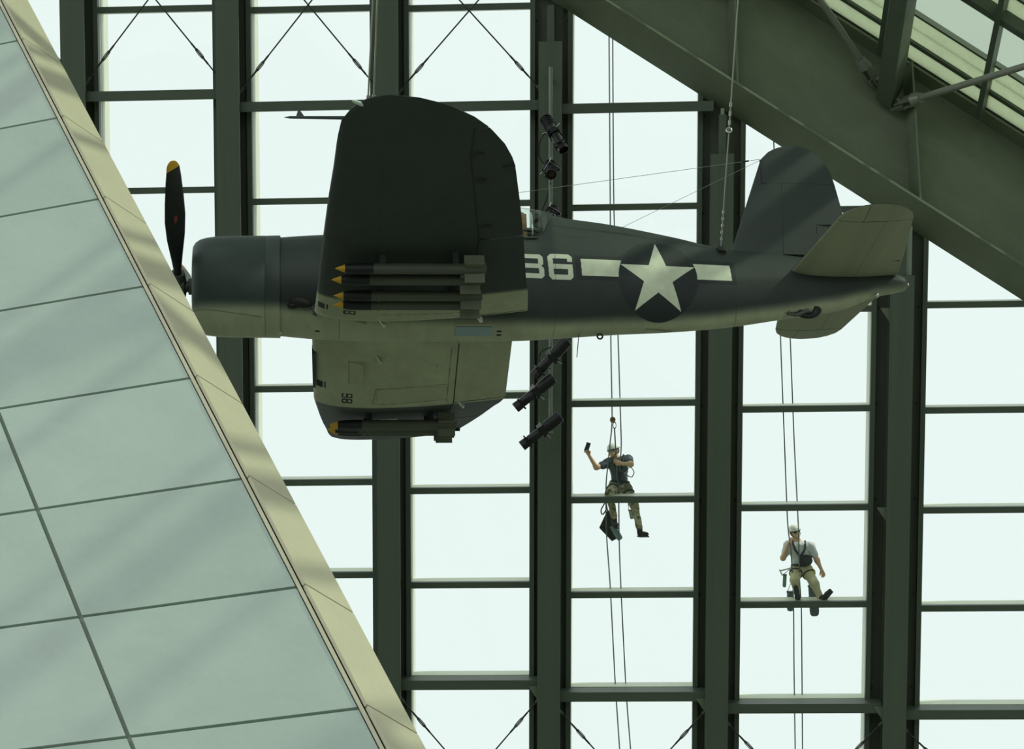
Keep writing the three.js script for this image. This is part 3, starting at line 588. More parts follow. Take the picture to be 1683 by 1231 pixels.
// fin and rudder
{
  const LEf = [[0.3, 7.10], [0.6, 7.205], [1.882, 7.664], [1.991, 7.773], [2.05, 7.88], [2.085, 8.02], [2.092, 8.12]];
  const TEf = [[0.3, 8.80], [0.563, 8.79], [1.141, 8.734], [1.50, 8.665], [1.681, 8.622], [1.889, 8.511], [2.024, 8.351], [2.075, 8.22], [2.092, 8.14]];
  const P = (t, x, h) => V(x, t, h), th = t => table([[0.3, 0.10], [1.8, 0.08], [2.09, 0.05]], t);
  const sf = (ts, a, b) => mapTriangles(surface({ ts, le: t => table(LEf, t), te: t => table(TEf, t), x0: a, x1: b, thick: th, pos: P, lo: 1, hi: 1 }), p => [p.x, p.y]);
  const fin = part('fin', sf([...grid(0.3, 1.5, 0.12), 1.507], () => 0, t => table([[0.5, 7.868], [1.5, 7.918]], t)), PM.dark, plane);
  part('fin_top', sf([1.505, 1.6, 1.7, 1.8, 1.88], () => 0, () => 7.645), PM.dark, fin);
  const rud = part('rudder', sf([...grid(0.46, 1.48, 0.12), 1.507], t => table([[0.5, 7.872], [1.5, 7.922]], t), () => 12), PM.dark, plane);
  part('rudder_horn', sf([1.51, 1.6, 1.7, 1.8, 1.86, 1.9, 1.95, 1.99, 2.03, 2.06, 2.08, 2.092], () => 7.648, () => 12), PM.dark, rud);
  part('hinge_line', merge([rod(V(7.872, 0.5, 0.062), V(7.92, 1.505, 0.045), 0.009, 6), rod(V(7.92, 1.508, 0.045), V(7.646, 1.508, 0.04), 0.007, 6), rod(V(7.646, 1.508, 0.04), V(7.646, 1.86, 0.03), 0.007, 6)]), PM.black, fin);
  part('trim_tab_seam', merge([box(8.45, 0.905, 0.035, 0.36, 0.012, 0.012), box(8.36, 0.74, 0.038, 0.01, 0.3, 0.01)]), PM.black, rud);
  part('hinge_gap', box(7.90, 0.545, 0.06, 0.06, 0.03, 0.02), PM.black, rud);
}
// propeller
{
  const hubX = -0.2, pr = part('propeller_hub', lathe([[0.10, 0.06], [0.02, 0.075], [0.0, 0.11], [-0.06, 0.11], [-0.07, 0.075], [-0.12, 0.08], [-0.12, 0.145], [-0.28, 0.145], [-0.30, 0.1], [-0.40, 0.095], [-0.46, 0.07], [-0.48, 0.0]].map(([x, r]) => [x, r]).reverse(), 28), PM.hub, plane);
  for (let k = 0; k < 3; k++) {
    const th = (58 + 120 * k) * RAD, R = V(0, Math.cos(th), Math.sin(th)), Tn = V(0, -Math.sin(th), Math.cos(th));
    const ring = r => {
      const c = table([[0.1, 0.10], [0.3, 0.11], [0.5, 0.17], [0.8, 0.27], [1.1, 0.325], [1.4, 0.315], [1.7, 0.275], [1.86, 0.235], [1.93, 0.19], [1.97, 0.13], [1.99, 0.05]], r);
      const tk = table([[0.1, 0.10], [0.3, 0.095], [0.5, 0.06], [0.9, 0.035], [1.5, 0.022], [1.99, 0.01]], r), be = table([[0.2, 66], [0.8, 56], [1.2, 50], [1.6, 44], [2, 40]], r) * RAD;
      const ch = V(Math.sin(be), 0, 0).addScaledVector(Tn, -Math.cos(be)), nn = V(Math.cos(be), 0, 0).addScaledVector(Tn, Math.sin(be)), off = r > 1.86 ? (r - 1.86) * -0.25 : 0;
      return Array.from({ length: 20 }, (_, j) => { const a = j / 20 * Math.PI * 2; return V(hubX, 0, 0).addScaledVector(R, r).addScaledVector(ch, Math.cos(a) * c / 2 + off).addScaledVector(nn, Math.sin(a) * tk / 2); });
    };
    const bl = part('propeller_blade', loft([0.1, 0.2, 0.3, 0.4, 0.5, 0.65, 0.8, 0.95, 1.1, 1.25, 1.4, 1.55, 1.7, 1.8, 1.855].map(ring), 1.2), PM.blade, plane);
    part('blade_tip', loft([1.855, 1.89, 1.92, 1.945, 1.965, 1.98, 1.99].map(ring), 1.2), PM.yellow, bl);
    const be = 52 * RAD, nn = V(Math.cos(be), 0, 0).addScaledVector(Tn, Math.sin(be)), at0 = V(hubX, 0, 0).addScaledVector(R, 1.08).addScaledVector(nn, 0.013);
    part('blade_decal', beam(at0.clone().addScaledVector(R, -0.06), at0.clone().addScaledVector(R, 0.06), V(Math.sin(be), 0, 0).addScaledVector(Tn, -Math.cos(be)), nn, 0.045, 0.006), PM.red, bl);
    part('blade_collar', rod(V(hubX, 0, 0).addScaledVector(R, 0.06), V(hubX, 0, 0).addScaledVector(R, 0.22), 0.115, 20, 0.095), PM.hub, pr);
  }
}
// canopy and cockpit
{
  const ct = [[3.2, 0.76], [3.45, 0.98], [3.7, 1.10], [4.0, 1.15], [4.3, 1.13], [4.5, 1.10], [4.66, 1.055], [4.74, 1.03]], cw = [[3.2, 0.22], [3.6, 0.33], [4.2, 0.34], [4.6, 0.33], [4.74, 0.30]];
  const arch = (x, o = 0) => Array.from({ length: 25 }, (_, j) => { const a = (j / 24 - 0.5) * Math.PI * 1.05, t = table(ct, x), b = 0.48; return V(x, b + (t - b + o) * Math.cos(a), (table(cw, x) + o) * Math.sin(a)); });
  const xs = grid(3.2, 4.72, 0.08), pos = [], idx = []; xs.forEach(x => arch(x, 0.012).forEach(p => pos.push(p.x, p.y, p.z)));
  for (let i = 0; i + 1 < xs.length; i++) for (let j = 0; j < 24; j++) { const a = i * 25 + j; idx.push(a, a + 1, a + 26, a, a + 26, a + 25); }
  const g = new THREE.BufferGeometry(); g.setAttribute('position', new THREE.Float32BufferAttribute(pos, 3)); g.setIndex(idx); g.computeVertexNormals();
  const cn = part('canopy', flat(g), PM.canopy, plane);
  for (const [x, r] of [[3.22, 0.016], [3.7, 0.014], [4.2, 0.010], [4.70, 0.02]]) part('canopy_frame', rope(arch(x, 0.012), r, 6, 40), PM.dark, cn);
  for (const s of [1, -1]) part('canopy_rail', rope(xs.map(x => V(x, 0.57, s * (table(cw, x) + 0.012))), 0.018, 6, 40), PM.dark, cn);
  const seat = part('seat', box(4.36, 0.74, 0, 0.08, 0.46, 0.42).rotateZ(0), PM.leather, plane);
  part('headrest', new THREE.SphereGeometry(1, 16, 12).scale(0.08, 0.10, 0.14).translate(4.34, 0.97, 0), PM.leather, seat);
  part('armour_plate', new THREE.CylinderGeometry(0.26, 0.26, 0.02, 24, 1, false, -Math.PI / 2, Math.PI).rotateZ(Math.PI / 2).rotateX(0).translate(4.47, 0.80, 0), PM.chrome, seat);
  part('rear_shelf', box(4.50, 0.74, 0, 0.3, 0.03, 0.5), PM.dark, seat);
  part('cockpit_tub', box(3.98, 0.32, 0, 1.36, 0.44, 0.64), PM.primer, plane);
  part('canopy_hood', loft([4.60, 4.64, 4.68, 4.72, 4.76].map(x => { const A = arch(Math.min(x, 4.74), 0.02).map(p => V(x, p.y, p.z)); return [...A, ...arch(Math.min(x, 4.74), -0.03).map(p => V(x, p.y, p.z)).reverse()]; }), 0.7), PM.dark, cn);
  // radio wires
  const mast = part('antenna_mast', rod(V(3.05, 0.66, 0), V(3.0, 1.17, 0), 0.022, 10, 0.012), PM.dark, plane);
  part('antenna_wire', rod(V(3.0, 1.16, 0), V(7.668, 1.885, 0), 0.0035, 5), PM.wire, mast);
  part('lead_wire', rod(hull(5.68, 0, -0.01), V(7.66, 1.87, 0), 0.003, 5), PM.wire, plane);
  part('wire_insulator', rod(V(7.50, 1.859, 0), V(7.40, 1.843, 0), 0.012, 8), PM.black, plane);
  const lug = part('lifting_lug', hexa([[6.96, 0.25], [7.06, 0.25], [7.06, 0.75], [6.96, 0.75]].map(([x, p]) => hull(x, p, -0.02)).concat([[6.96, 0.3], [7.06, 0.3], [7.06, 0.75], [6.96, 0.75]].map(([x, p]) => hull(x, p, 0.05)))), PM.black, plane);
}

// ───────────────────────── cables that carry the plane ─────────────────────────
const roofOrigin = rp(0, 0, -0.2);
function toRoof(a, through) { const d = through.clone().sub(a).normalize(), t = roofOrigin.clone().sub(a).dot(RN) / d.dot(RN); return a.clone().addScaledVector(d, t); }
{
  const M1 = std('#a9ada0', 0.35, 0.6);
  const cable = (label, a, through, r) => {
    const o = thing('suspension_cable', label, 'cable', 'plane suspension cables'), e = toRoof(a, through), d = e.clone().sub(a), L = d.length(), P = m => a.clone().addScaledVector(d, m / L);
    part('wire_rope', rod(a, e, r, 8), M1, o);
    for (let k = 0; k < 5; k++) part('clamp', rod(P(0.08 + k * 0.09), P(0.12 + k * 0.09), r * 2.1, 8), PM.chrome, o);
    for (let k = 0; k < 3; k++) part('clamp', rod(P(1.62 + k * 0.12), P(1.68 + k * 0.12), r * 2.1, 8), PM.chrome, o);
    part('shackle', new THREE.TorusGeometry(0.035, 0.011, 8, 18).translate(...P(1.55).toArray()), PM.chrome, o);
    part('roof_anchor', new THREE.CylinderGeometry(0.09, 0.09, 0.5, 12).translate(e.x, e.y + 0.1, e.z), M.steel, o);
    settle(o);
  };
  const a = hull(7.01, 0.5, 0.045).applyMatrix4(plane.matrixWorld), zA = 30.6;
  cable('thin steel cable holding the tail of the plane', a, at(1213, 0, zA), 0.009);
  cable('light steel cable in front of the column above the wing', hull(2.2, 0, -0.02).applyMatrix4(plane.matrixWorld), at(613, 0, 30.0), 0.012);
  cable('bright steel cable just right of its twin above the wing', hull(2.3, 0.06, -0.02).applyMatrix4(plane.matrixWorld), at(620, 0, 29.9), 0.012);
}

// ───────────────────────── stage lights on their pole ─────────────────────────
{
  const black = std('#0e1112', 0.4), blackB = std('#131718', 0.5), lens = std('#3a2a20', 0.15), pipe = std('#8d9890', 0.4, 0.4), cord = std('#101313', 0.7);
  const W0 = 0.92, pt = (px, py, w = W0) => { const q = onWall(px, py, w); return wallPoint(q.x, q.y, w); };
  const pole = thing('light_pole', 'pale steel pole carrying the stage lights on the column', 'pole');
  part('pipe', rod(pt(905, 110), pt(905, 712), 0.032, 12), pipe, pole);
  for (const y of [130, 330, 500, 640]) part('bracket', rod(pt(905, y), pt(905, y, 0.56), 0.03, 8), M.steel, pole);
  settle(pole);
  const fixture = (label, centre, dir, bulky) => {
    const o = thing('stage_light', label, 'spotlight', 'stage lights on the pole');
    const inner = new THREE.Quaternion().setFromUnitVectors(V(1, 0, 0), dir.clone().normalize());
    const put = (n, g, m, p = o) => part(n, g.scale(0.98, 0.86, 0.86).applyQuaternion(inner).translate(...centre.toArray()), m, p);
    const body = put('housing', lathe([[-0.42, 0.0], [-0.42, 0.09], [-0.40, 0.115], [-0.12, 0.12], [-0.08, 0.10], [-0.06, 0.10]], 20), blackB);
    for (let k = 0; k < 5; k++) put('cooling_rib', lathe([[-0.39 + k * 0.055, 0.112], [-0.39 + k * 0.055, 0.132], [-0.375 + k * 0.055, 0.132], [-0.375 + k * 0.055, 0.112]], 20), black, body);
    put('shutter_gate', box(-0.02, 0, 0, 0.10, 0.24, 0.22), black);
    put('barrel', lathe([[0.02, 0.085], [0.06, 0.095], [0.26, 0.095], [0.28, 0.088], [0.31, 0.10], [0.43, 0.105], [0.435, 0.092], [0.36, 0.088]], 20), black);
    put('lens', lathe([[0.35, 0.0], [0.355, 0.06], [0.35, 0.088]].map(([x, r]) => [x, r]), 20), lens);
    put('gel_frame', merge([box(0.30, 0.11, 0, 0.03, 0.03, 0.16), box(0.30, -0.11, 0, 0.03, 0.03, 0.16), box(0.30, 0, 0.11, 0.03, 0.2, 0.02)]), black);
    for (const a of [0.7, -0.9]) put('shutter_handle', rod(V(-0.03, 0.11 * Math.sin(a) + 0.0, 0.1), V(-0.05, 0.2 * Math.sign(a), 0.12), 0.008, 6), PM.chrome);
    // yoke back to the pole
    const up = Math.abs(dir.y) > 0.95 ? V(1, 0, 0) : V(0, 1, 0), side = dir.clone().cross(up).normalize(), tow = pt(905, 400).sub(pt(905, 400, W0 + 1)).normalize();
    const base = centre.clone().addScaledVector(tow, 0.24);
    part('yoke', merge([rope([centre.clone().addScaledVector(side, 0.14), centre.clone().addScaledVector(side, 0.15).addScaledVector(tow, 0.12), base.clone().addScaledVector(side, 0.06), base, base.clone().addScaledVector(side, -0.06), centre.clone().addScaledVector(side, -0.15).addScaledVector(tow, 0.12), centre.clone().addScaledVector(side, -0.14)], 0.016, 6, 30)]), blackB, o);
    part('clamp', rod(base, base.clone().addScaledVector(tow, 0.12), 0.035, 8), PM.chrome, o);
    settle(o);
  };
  const WX = W0 + 0.34, aim = (x0, y0, x1, y1, dw) => pt(x1, y1, WX + dw).sub(pt(x0, y0, WX - dw)).normalize();
  fixture('black stage light tilted down above the boxy one', pt(911, 220, WX), aim(899, 200, 924, 242, 0.22));
  fixture('boxy black stage light facing the viewer above the canopy', pt(905, 279, WX), aim(904, 272, 906, 286, 0.4));
  fixture('black stage light half hidden behind the plane spine', pt(906, 352, WX), aim(908, 346, 902, 356, 0.4));
  fixture('black stage light just under the belly pointing down left', pt(906, 588, WX), aim(932, 561, 880, 616, 0.03));
  fixture('black stage light below the belly, middle of three', pt(879, 645, WX), aim(908, 621, 849, 668, 0.05));
  fixture('lowest black stage light above the column foot', pt(890, 708, WX), aim(919, 686, 861, 731, 0.05));
  const cd = (label, pts) => { const o = thing('power_cord', label, 'cord'); part('cord_body', rope(pts.map(p => pt(...p)), 0.009, 6, 40), cord, o); settle(o); };
  cd('black cord looping left of the boxy stage light', [[905, 205, W0 + 0.04], [888, 232], [886, 255], [893, 268], [904, 270, W0 + 0.1]]);
  cd('black cord curving between the stage lights and canopy', [[905, 300, W0 + 0.05], [900, 322, 0.8], [888, 355, 0.75], [880, 390, 0.7], [888, 420, 0.6]]);
  cd('black cord looping beside the lights below the belly', [[905, 570, W0 + 0.05], [890, 578], [886, 592], [895, 603], [904, 606, W0 + 0.05]]);
}

// ───────────────────────── the two rope-access climbers outside ─────────────────────────
function sdfMesh(fn, c, half, cell) {
  const res = Math.ceil(2 * half / cell) + 4, mc = new MarchingCubes(res, new THREE.MeshBasicMaterial(), false, false, 60000), size = mc.size, hs = mc.halfsize;
  const k = half * 1.02 + cell; const p = V();
  for (let z = 0; z < size; z++) for (let y = 0; y < size; y++) for (let x = 0; x < size; x++) {
    p.set(c.x + (x - hs) / hs * k, c.y + (y - hs) / hs * k, c.z + (z - hs) / hs * k);
    mc.field[z * size * size + y * size + x] = -fn(p);
  }
  mc.isolation = 0; mc.update();
  const n = mc.count, g = new THREE.BufferGeometry(), P = new Float32Array(n * 3);
  for (let i = 0; i < n; i++) { P[i * 3] = c.x + mc.positionArray[i * 3] * k; P[i * 3 + 1] = c.y + mc.positionArray[i * 3 + 1] * k; P[i * 3 + 2] = c.z + mc.positionArray[i * 3 + 2] * k; }
  const N = new Float32Array(n * 3), e = cell * 0.5, q = V();
  for (let i = 0; i < n; i++) { const o = i * 3, f = (dx, dy, dz) => fn(q.set(P[o] + dx, P[o + 1] + dy, P[o + 2] + dz));
    const v = V(f(e, 0, 0) - f(-e, 0, 0), f(0, e, 0) - f(0, -e, 0), f(0, 0, e) - f(0, 0, -e)).normalize(); N[o] = v.x; N[o + 1] = v.y; N[o + 2] = v.z; }
  for (let i = 0; i < n; i += 3) {                                    // wind every triangle outwards
    const A = V().fromArray(P, i * 3), B = V().fromArray(P, i * 3 + 3), C = V().fromArray(P, i * 3 + 6), M0 = V().fromArray(N, i * 3);
    if (B.clone().sub(A).cross(C.clone().sub(A)).dot(M0) < 0) for (const T0 of [P, N]) for (let j = 0; j < 3; j++) { const t = T0[i * 3 + 3 + j]; T0[i * 3 + 3 + j] = T0[i * 3 + 6 + j]; T0[i * 3 + 6 + j] = t; }
  }
  const uv = new Float32Array(n * 2); for (let i = 0; i < n; i++) { uv[i * 2] = P[i * 3] + P[i * 3 + 2]; uv[i * 2 + 1] = P[i * 3 + 1]; }
  g.setAttribute('position', new THREE.BufferAttribute(P, 3)); g.setAttribute('normal', new THREE.BufferAttribute(N, 3)); g.setAttribute('uv', new THREE.BufferAttribute(uv, 2));
  return g;
}
const smin = (a, b, k) => { const h = Math.max(k - Math.abs(a - b), 0) / k; return Math.min(a, b) - h * h * k * 0.25; };
const cone = (p, a, b, ra, rb) => { const bx = b.x - a.x, by = b.y - a.y, bz = b.z - a.z, px = p.x - a.x, py = p.y - a.y, pz = p.z - a.z;
  const t = Math.min(1, Math.max(0, (px * bx + py * by + pz * bz) / (bx * bx + by * by + bz * bz + 1e-9))); return Math.hypot(px - t * bx, py - t * by, pz - t * bz) - (ra + (rb - ra) * t); };
const union = (list, k) => p => { let d = 9; for (const [a, b, ra, rb] of list) d = smin(d, cone(p, a, b, ra, rb), k); return d; };
const ell = (p, c, ax, r) => { const d = p.clone().sub(c), x = d.dot(ax[0]) / r[0], y = d.dot(ax[1]) / r[1], z = d.dot(ax[2]) / r[2]; return (Math.sqrt(x * x + y * y + z * z) - 1) * Math.min(...r); };

const skin = std('#dcb390', 0.55), hairC = std('#4a3a2a', 0.8), webbing = std('#22282a', 0.7), alloy = std('#c9cfca', 0.3, 0.7);
function person(label, J, look, wear) {
  const q = (n) => J[n], o = thing('person', label, 'person', 'rope-access climbers');
  const lerp = (a, b, t) => a.clone().lerp(b, t);
  // head frame: z axis towards where the person looks, y to the crown
  const hz = look.clone().normalize(), hy = q('head').clone().sub(q('neck')).normalize(); hy.addScaledVector(hz, -hy.dot(hz)).normalize(); const hx = hy.clone().cross(hz), H = q('head');
  const hp = (x, y, z) => H.clone().addScaledVector(hx, x).addScaledVector(hy, y).addScaledVector(hz, z);
  const torso = [[q('pelvis'), lerp(q('pelvis'), q('chest'), 0.5), 0.135, 0.125], [lerp(q('pelvis'), q('chest'), 0.5), q('chest'), 0.125, 0.145], [q('chest'), lerp(q('chest'), q('neck'), 0.55), 0.145, 0.10], [q('shL'), q('shR'), 0.085, 0.085]];
  const legs = ['L', 'R'].flatMap(s => [[q('hip' + s), q('knee' + s), 0.095, 0.066], [q('knee' + s), q('ank' + s), 0.064, 0.043]]);
  const arms = ['L', 'R'].flatMap(s => [[q('sh' + s), q('elb' + s), 0.058, 0.044], [q('elb' + s), q('wri' + s), 0.044, 0.029]]);
  const neck = [[q('chest'), q('neck'), 0.08, 0.058], [q('neck'), hp(0, -0.05, 0), 0.058, 0.056]];
  const bodyF = union([...torso.map(([a, b, r1, r2]) => [a, b, r1 - 0.02, r2 - 0.02]), ...legs.map(([a, b, r1, r2]) => [a, b, r1 - 0.018, r2 - 0.012]), ...arms, ...neck], 0.05);
  const pts = Object.keys(J).filter(k => /^(pelvis|chest|neck|head|sh|elb|wri|hand|hip|knee|ank|heel|toe)/.test(k)).map(q), bb = new THREE.Box3().setFromPoints(pts), c = bb.getCenter(V()), half = Math.max(...bb.getSize(V()).toArray()) / 2 + 0.14;
  const face = p => {
    let d = ell(p, hp(0, 0.02, -0.015), [hx, hy, hz], [0.078, 0.10, 0.098]);
    d = smin(d, ell(p, hp(0, -0.055, 0.025), [hx, hy, hz], [0.056, 0.062, 0.066]), 0.03);                 // jaw
    d = smin(d, cone(p, hp(0, 0.012, 0.085), hp(0, -0.028, 0.108), 0.009, 0.015), 0.015);                 // nose
    d = smin(d, cone(p, hp(-0.035, 0.026, 0.078), hp(0.035, 0.026, 0.078), 0.012, 0.012), 0.015);         // brow
    d = smin(d, cone(p, hp(-0.02, -0.066, 0.083), hp(0.02, -0.066, 0.083), 0.008, 0.008), 0.008);         // lips
    d = smin(d, cone(p, hp(0, -0.098, 0.068), hp(0, -0.098, 0.07), 0.02, 0.02), 0.02);                    // chin
    for (const s of [-1, 1]) d = smin(d, cone(p, hp(0.08 * s, 0.015, -0.01), hp(0.082 * s, -0.03, -0.005), 0.014, 0.01), 0.008);
    return smin(d, cone(p, hp(0, -0.06, -0.02), q('neck'), 0.056, 0.06), 0.03);
  };
  const hand = (s) => {
    const w = q('wri' + s), h = q('hand' + s), f = h.clone().sub(w).normalize(), n0 = J['palm' + s].clone(); n0.addScaledVector(f, -n0.dot(f)).normalize(); const t = f.clone().cross(n0);   // n0: palm faces
    const P = (a, b, cc) => w.clone().addScaledVector(f, a).addScaledVector(t, b).addScaledVector(n0, cc), L = [];
    L.push([P(-0.03, 0, 0), P(0.03, 0, 0), 0.028, 0.027]);
    for (const b of [-0.026, 0, 0.026]) L.push([P(0.025, b * 0.7, 0), P(0.085, b, 0.004), 0.017, 0.015]);
    const len = [0.062, 0.074, 0.07, 0.054], cu = J['curl' + s];
    for (let i = 0; i < 4; i++) { const b = -0.033 + i * 0.022, l = len[i], a1 = cu, a2 = cu * 2.2;
      const A = P(0.085, b, 0.004), B = P(0.085 + Math.cos(a1) * l * 0.55, b * 1.05, 0.004 + Math.sin(a1) * l * 0.55), C = B.clone().addScaledVector(f, Math.cos(a2) * l * 0.5).addScaledVector(n0, Math.sin(a2) * l * 0.5); L.push([A, B, 0.0095, 0.0088], [B, C, 0.0088, 0.0075]); }
    const th = J['thumb' + s]; L.push([P(0.02, 0.022 * th, 0.006), P(0.06, 0.05 * th, 0.022), 0.014, 0.011], [P(0.06, 0.05 * th, 0.022), P(0.088, 0.044 * th, 0.042), 0.011, 0.0085]);
    return [union(L, 0.008), P(0.05, 0, 0.01)];
  };
  const [hL, cL] = hand('L'), [hR, cR] = hand('R');
  const parts = [sdfMesh(bodyF, c, half, 0.0135), sdfMesh(face, H, 0.145, 0.0042), sdfMesh(hL, cL, 0.10, 0.0034), sdfMesh(hR, cR, 0.10, 0.0034)];
  part('body', merge(parts), skin, o);
  // clothes
  const ripple = p => 0.006 * Math.sin(p.y * 37 + p.x * 23) * Math.sin(p.x * 41 + p.z * 29);
  const sl = wear.sleeve, shirtF = union([...torso.map(([a, b, r1, r2]) => [a, b, r1 + 0.008, r2 + 0.01]), ...['L', 'R'].map(s => [q('sh' + s), lerp(q('sh' + s), q('elb' + s), sl), 0.078, 0.07])], 0.05);
  const cutN = q('neck').clone().sub(q('chest')).normalize(), pelN = q('chest').clone().sub(q('pelvis')).normalize(), neckAt = lerp(q('chest'), q('neck'), 0.80);
  part('shirt', sdfMesh(p => Math.max(shirtF(p) + ripple(p), -cone(p, neckAt, H, 0.068, 0.095), -p.clone().sub(q('pelvis')).dot(pelN) - 0.06), lerp(q('pelvis'), q('neck'), 0.55), 0.40, 0.0115), wear.shirt, o);
  const legF = union([[q('hipL'), q('hipR'), 0.115, 0.115], [q('pelvis'), q('pelvis').clone().addScaledVector(pelN, 0.05), 0.125, 0.12], ...legs.map(([a, b, r1, r2]) => [a, b, r1 + 0.012, r2 + 0.014])], 0.045);
  const lc = new THREE.Box3().setFromPoints(['hipL', 'hipR', 'kneeL', 'kneeR', 'ankL', 'ankR', 'pelvis'].map(q)), lh = Math.max(...lc.getSize(V()).toArray()) / 2 + 0.14;
  part('trousers', sdfMesh(p => Math.max(legF(p) + ripple(p), p.clone().sub(q('pelvis')).dot(pelN) - 0.09), lc.getCenter(V()), lh, 0.0115), wear.trousers, o);
  for (const s of ['L', 'R']) {
    const a = q('ank' + s), h = q('heel' + s), t = q('toe' + s), sf = union([[a, lerp(a, h, 0.8), 0.052, 0.05], [h, lerp(h, t, 0.55), 0.042, 0.046], [lerp(h, t, 0.55), t, 0.046, 0.036]], 0.02);
    const b = part('boot', sdfMesh(sf, lerp(h, t, 0.45), 0.21, 0.007), wear.boot, o);
    const along = t.clone().sub(h).normalize(), sn = J['sole' + s].clone(); sn.addScaledVector(along, -sn.dot(along)).normalize();
    part('boot_sole', beam(h.clone().addScaledVector(sn, 0.042).addScaledVector(along, -0.03), t.clone().addScaledVector(sn, 0.038).addScaledVector(along, 0.03), along.clone().cross(sn), sn, 0.085, 0.018), webbing, b);
  }
  // helmet, glasses, chin strap
  const hf = p => { const d = ell(p, hp(0, 0.045, -0.012), [hx, hy, hz], [0.108, 0.105, 0.128]); return Math.max(Math.abs(d + 0.008) - 0.008, -p.clone().sub(hp(0, 0.035, 0)).dot(hy.clone().addScaledVector(hz, 0.18).normalize())); };
  const he = part('helmet', sdfMesh(hf, hp(0, 0.05, -0.01), 0.15, 0.005), wear.helmet, o);
  part('helmet_rim', rope(Array.from({ length: 25 }, (_, i) => { const a = i / 24 * Math.PI * 2; return hp(0.106 * Math.cos(a), 0.038 - 0.022 * Math.sin(a), -0.012 + 0.124 * Math.sin(a)); }), 0.007, 6, 48), webbing, he);
  part('chin_strap', rope([hp(0.085, 0.03, 0), hp(0.075, -0.05, 0.02), hp(0, -0.115, 0.055), hp(-0.075, -0.05, 0.02), hp(-0.085, 0.03, 0)], 0.006, 6, 30), webbing, he);
  const gl = part('glasses', merge([-1, 1].map(s => new THREE.SphereGeometry(1, 14, 10).scale(0.032, 0.022, 0.012).applyMatrix4(new THREE.Matrix4().makeBasis(hx, hy, hz)).translate(...hp(0.033 * s, 0.006, 0.09).toArray()))), wear.lens, o);
  part('glasses_frame', rope([hp(-0.082, 0.012, 0), hp(-0.066, 0.012, 0.075), hp(0, 0.016, 0.104), hp(0.066, 0.012, 0.075), hp(0.082, 0.012, 0)], 0.004, 6, 30), webbing, gl);
  part('hair', sdfMesh(p => Math.max(ell(p, hp(0, 0.01, -0.03), [hx, hy, hz], [0.088, 0.095, 0.09]), p.clone().sub(hp(0, 0, 0.0)).dot(hz)), hp(0, 0.01, -0.03), 0.11, 0.006), hairC, o);
  // harness: belt, leg loops, shoulder straps
  const fw = V(0, 0, 0).add(WN), right = q('hipR').clone().sub(q('hipL')).normalize(), hN = part('harness', null || beltRing(q('pelvis').clone().addScaledVector(pelN, 0.05), right, pelN, 0.155, 0.135), webbing, o);
  for (const s of ['L', 'R']) {
    const dir = q('knee' + s).clone().sub(q('hip' + s)).normalize(), m = lerp(q('hip' + s), q('knee' + s), 0.32);
    const e1 = dir.clone().cross(right).normalize(), e2 = dir.clone().cross(e1);
    part('leg_loop', rope(Array.from({ length: 17 }, (_, i) => { const a = i / 16 * Math.PI * 2; return m.clone().addScaledVector(e1, 0.108 * Math.cos(a)).addScaledVector(e2, 0.108 * Math.sin(a)); }), 0.014, 6, 32), webbing, hN);
    const sh = lerp(q('sh' + s), lerp(q('shL'), q('shR'), 0.5), 0.42), front = pelN.clone().cross(right).normalize(); if (front.dot(WN) < 0) front.negate();
    part('shoulder_strap', rope([lerp(q('chest'), q('sh' + s), 0.35).addScaledVector(front, -0.16), sh.clone().addScaledVector(pelN, 0.10), lerp(q('chest'), q('sh' + s), 0.45).addScaledVector(front, 0.175), q('chest').clone().addScaledVector(front, 0.185).addScaledVector(pelN, -0.10), q('pelvis').clone().addScaledVector(front, 0.165).addScaledVector(pelN, 0.06)], 0.02, 6, 40), webbing, hN);
  }
  const fr = pelN.clone().cross(right).normalize(); if (fr.dot(WN) < 0) fr.negate();
  part('descender', merge([beam(q('pelvis').clone().addScaledVector(fr, 0.2).addScaledVector(pelN, 0.02), q('pelvis').clone().addScaledVector(fr, 0.22).addScaledVector(pelN, 0.2), right, fr, 0.06, 0.035)]), webbing, hN);
  for (let k = 0; k < 4; k++) part('carabiner', new THREE.TorusGeometry(0.035, 0.007, 6, 16).scale(0.7, 1.3, 1).translate(...q('pelvis').clone().addScaledVector(right, [-0.17, -0.14, 0.15, 0.18][k]).addScaledVector(fr, 0.09).addScaledVector(pelN, -0.02 * k).toArray()), alloy, hN);
  settle(o); return { o, hp };
}
function beltRing(c, x, y, rx, rz) { const z = x.clone().cross(y).normalize(); return rope(Array.from({ length: 25 }, (_, i) => { const a = i / 24 * Math.PI * 2; return c.clone().addScaledVector(x, rx * Math.cos(a)).addScaledVector(z, rz * Math.sin(a)); }), 0.028, 8, 48); }
const wj = (px, py, w) => { const p = onWall(px, py, w); return wallPoint(p.x, p.y, w); };
const clothMat = (hex) => std(hex, 0.9, 0, { map: T.cloth });
const camo = (() => { const t = painted(256, 256, (u, v) => { const a = fbm(u * 9, v * 9, 71), b = fbm(u * 13 + 5, v * 13, 75), k = 0.9 + 0.2 * fbm(u * 60, v * 60, 77, 2); const c = a > 0.56 ? hexRGB('#68684f') : b > 0.52 ? hexRGB('#cfc6a2') : hexRGB('#a59f80'); return c.map(x => Math.min(255, x * k)); }); t.wrapS = t.wrapT = THREE.RepeatWrapping; t.repeat.set(1.4, 1.4); return std('#ffffff', 0.9, 0, { map: t }); })();
const down = V(0, -1, 0);
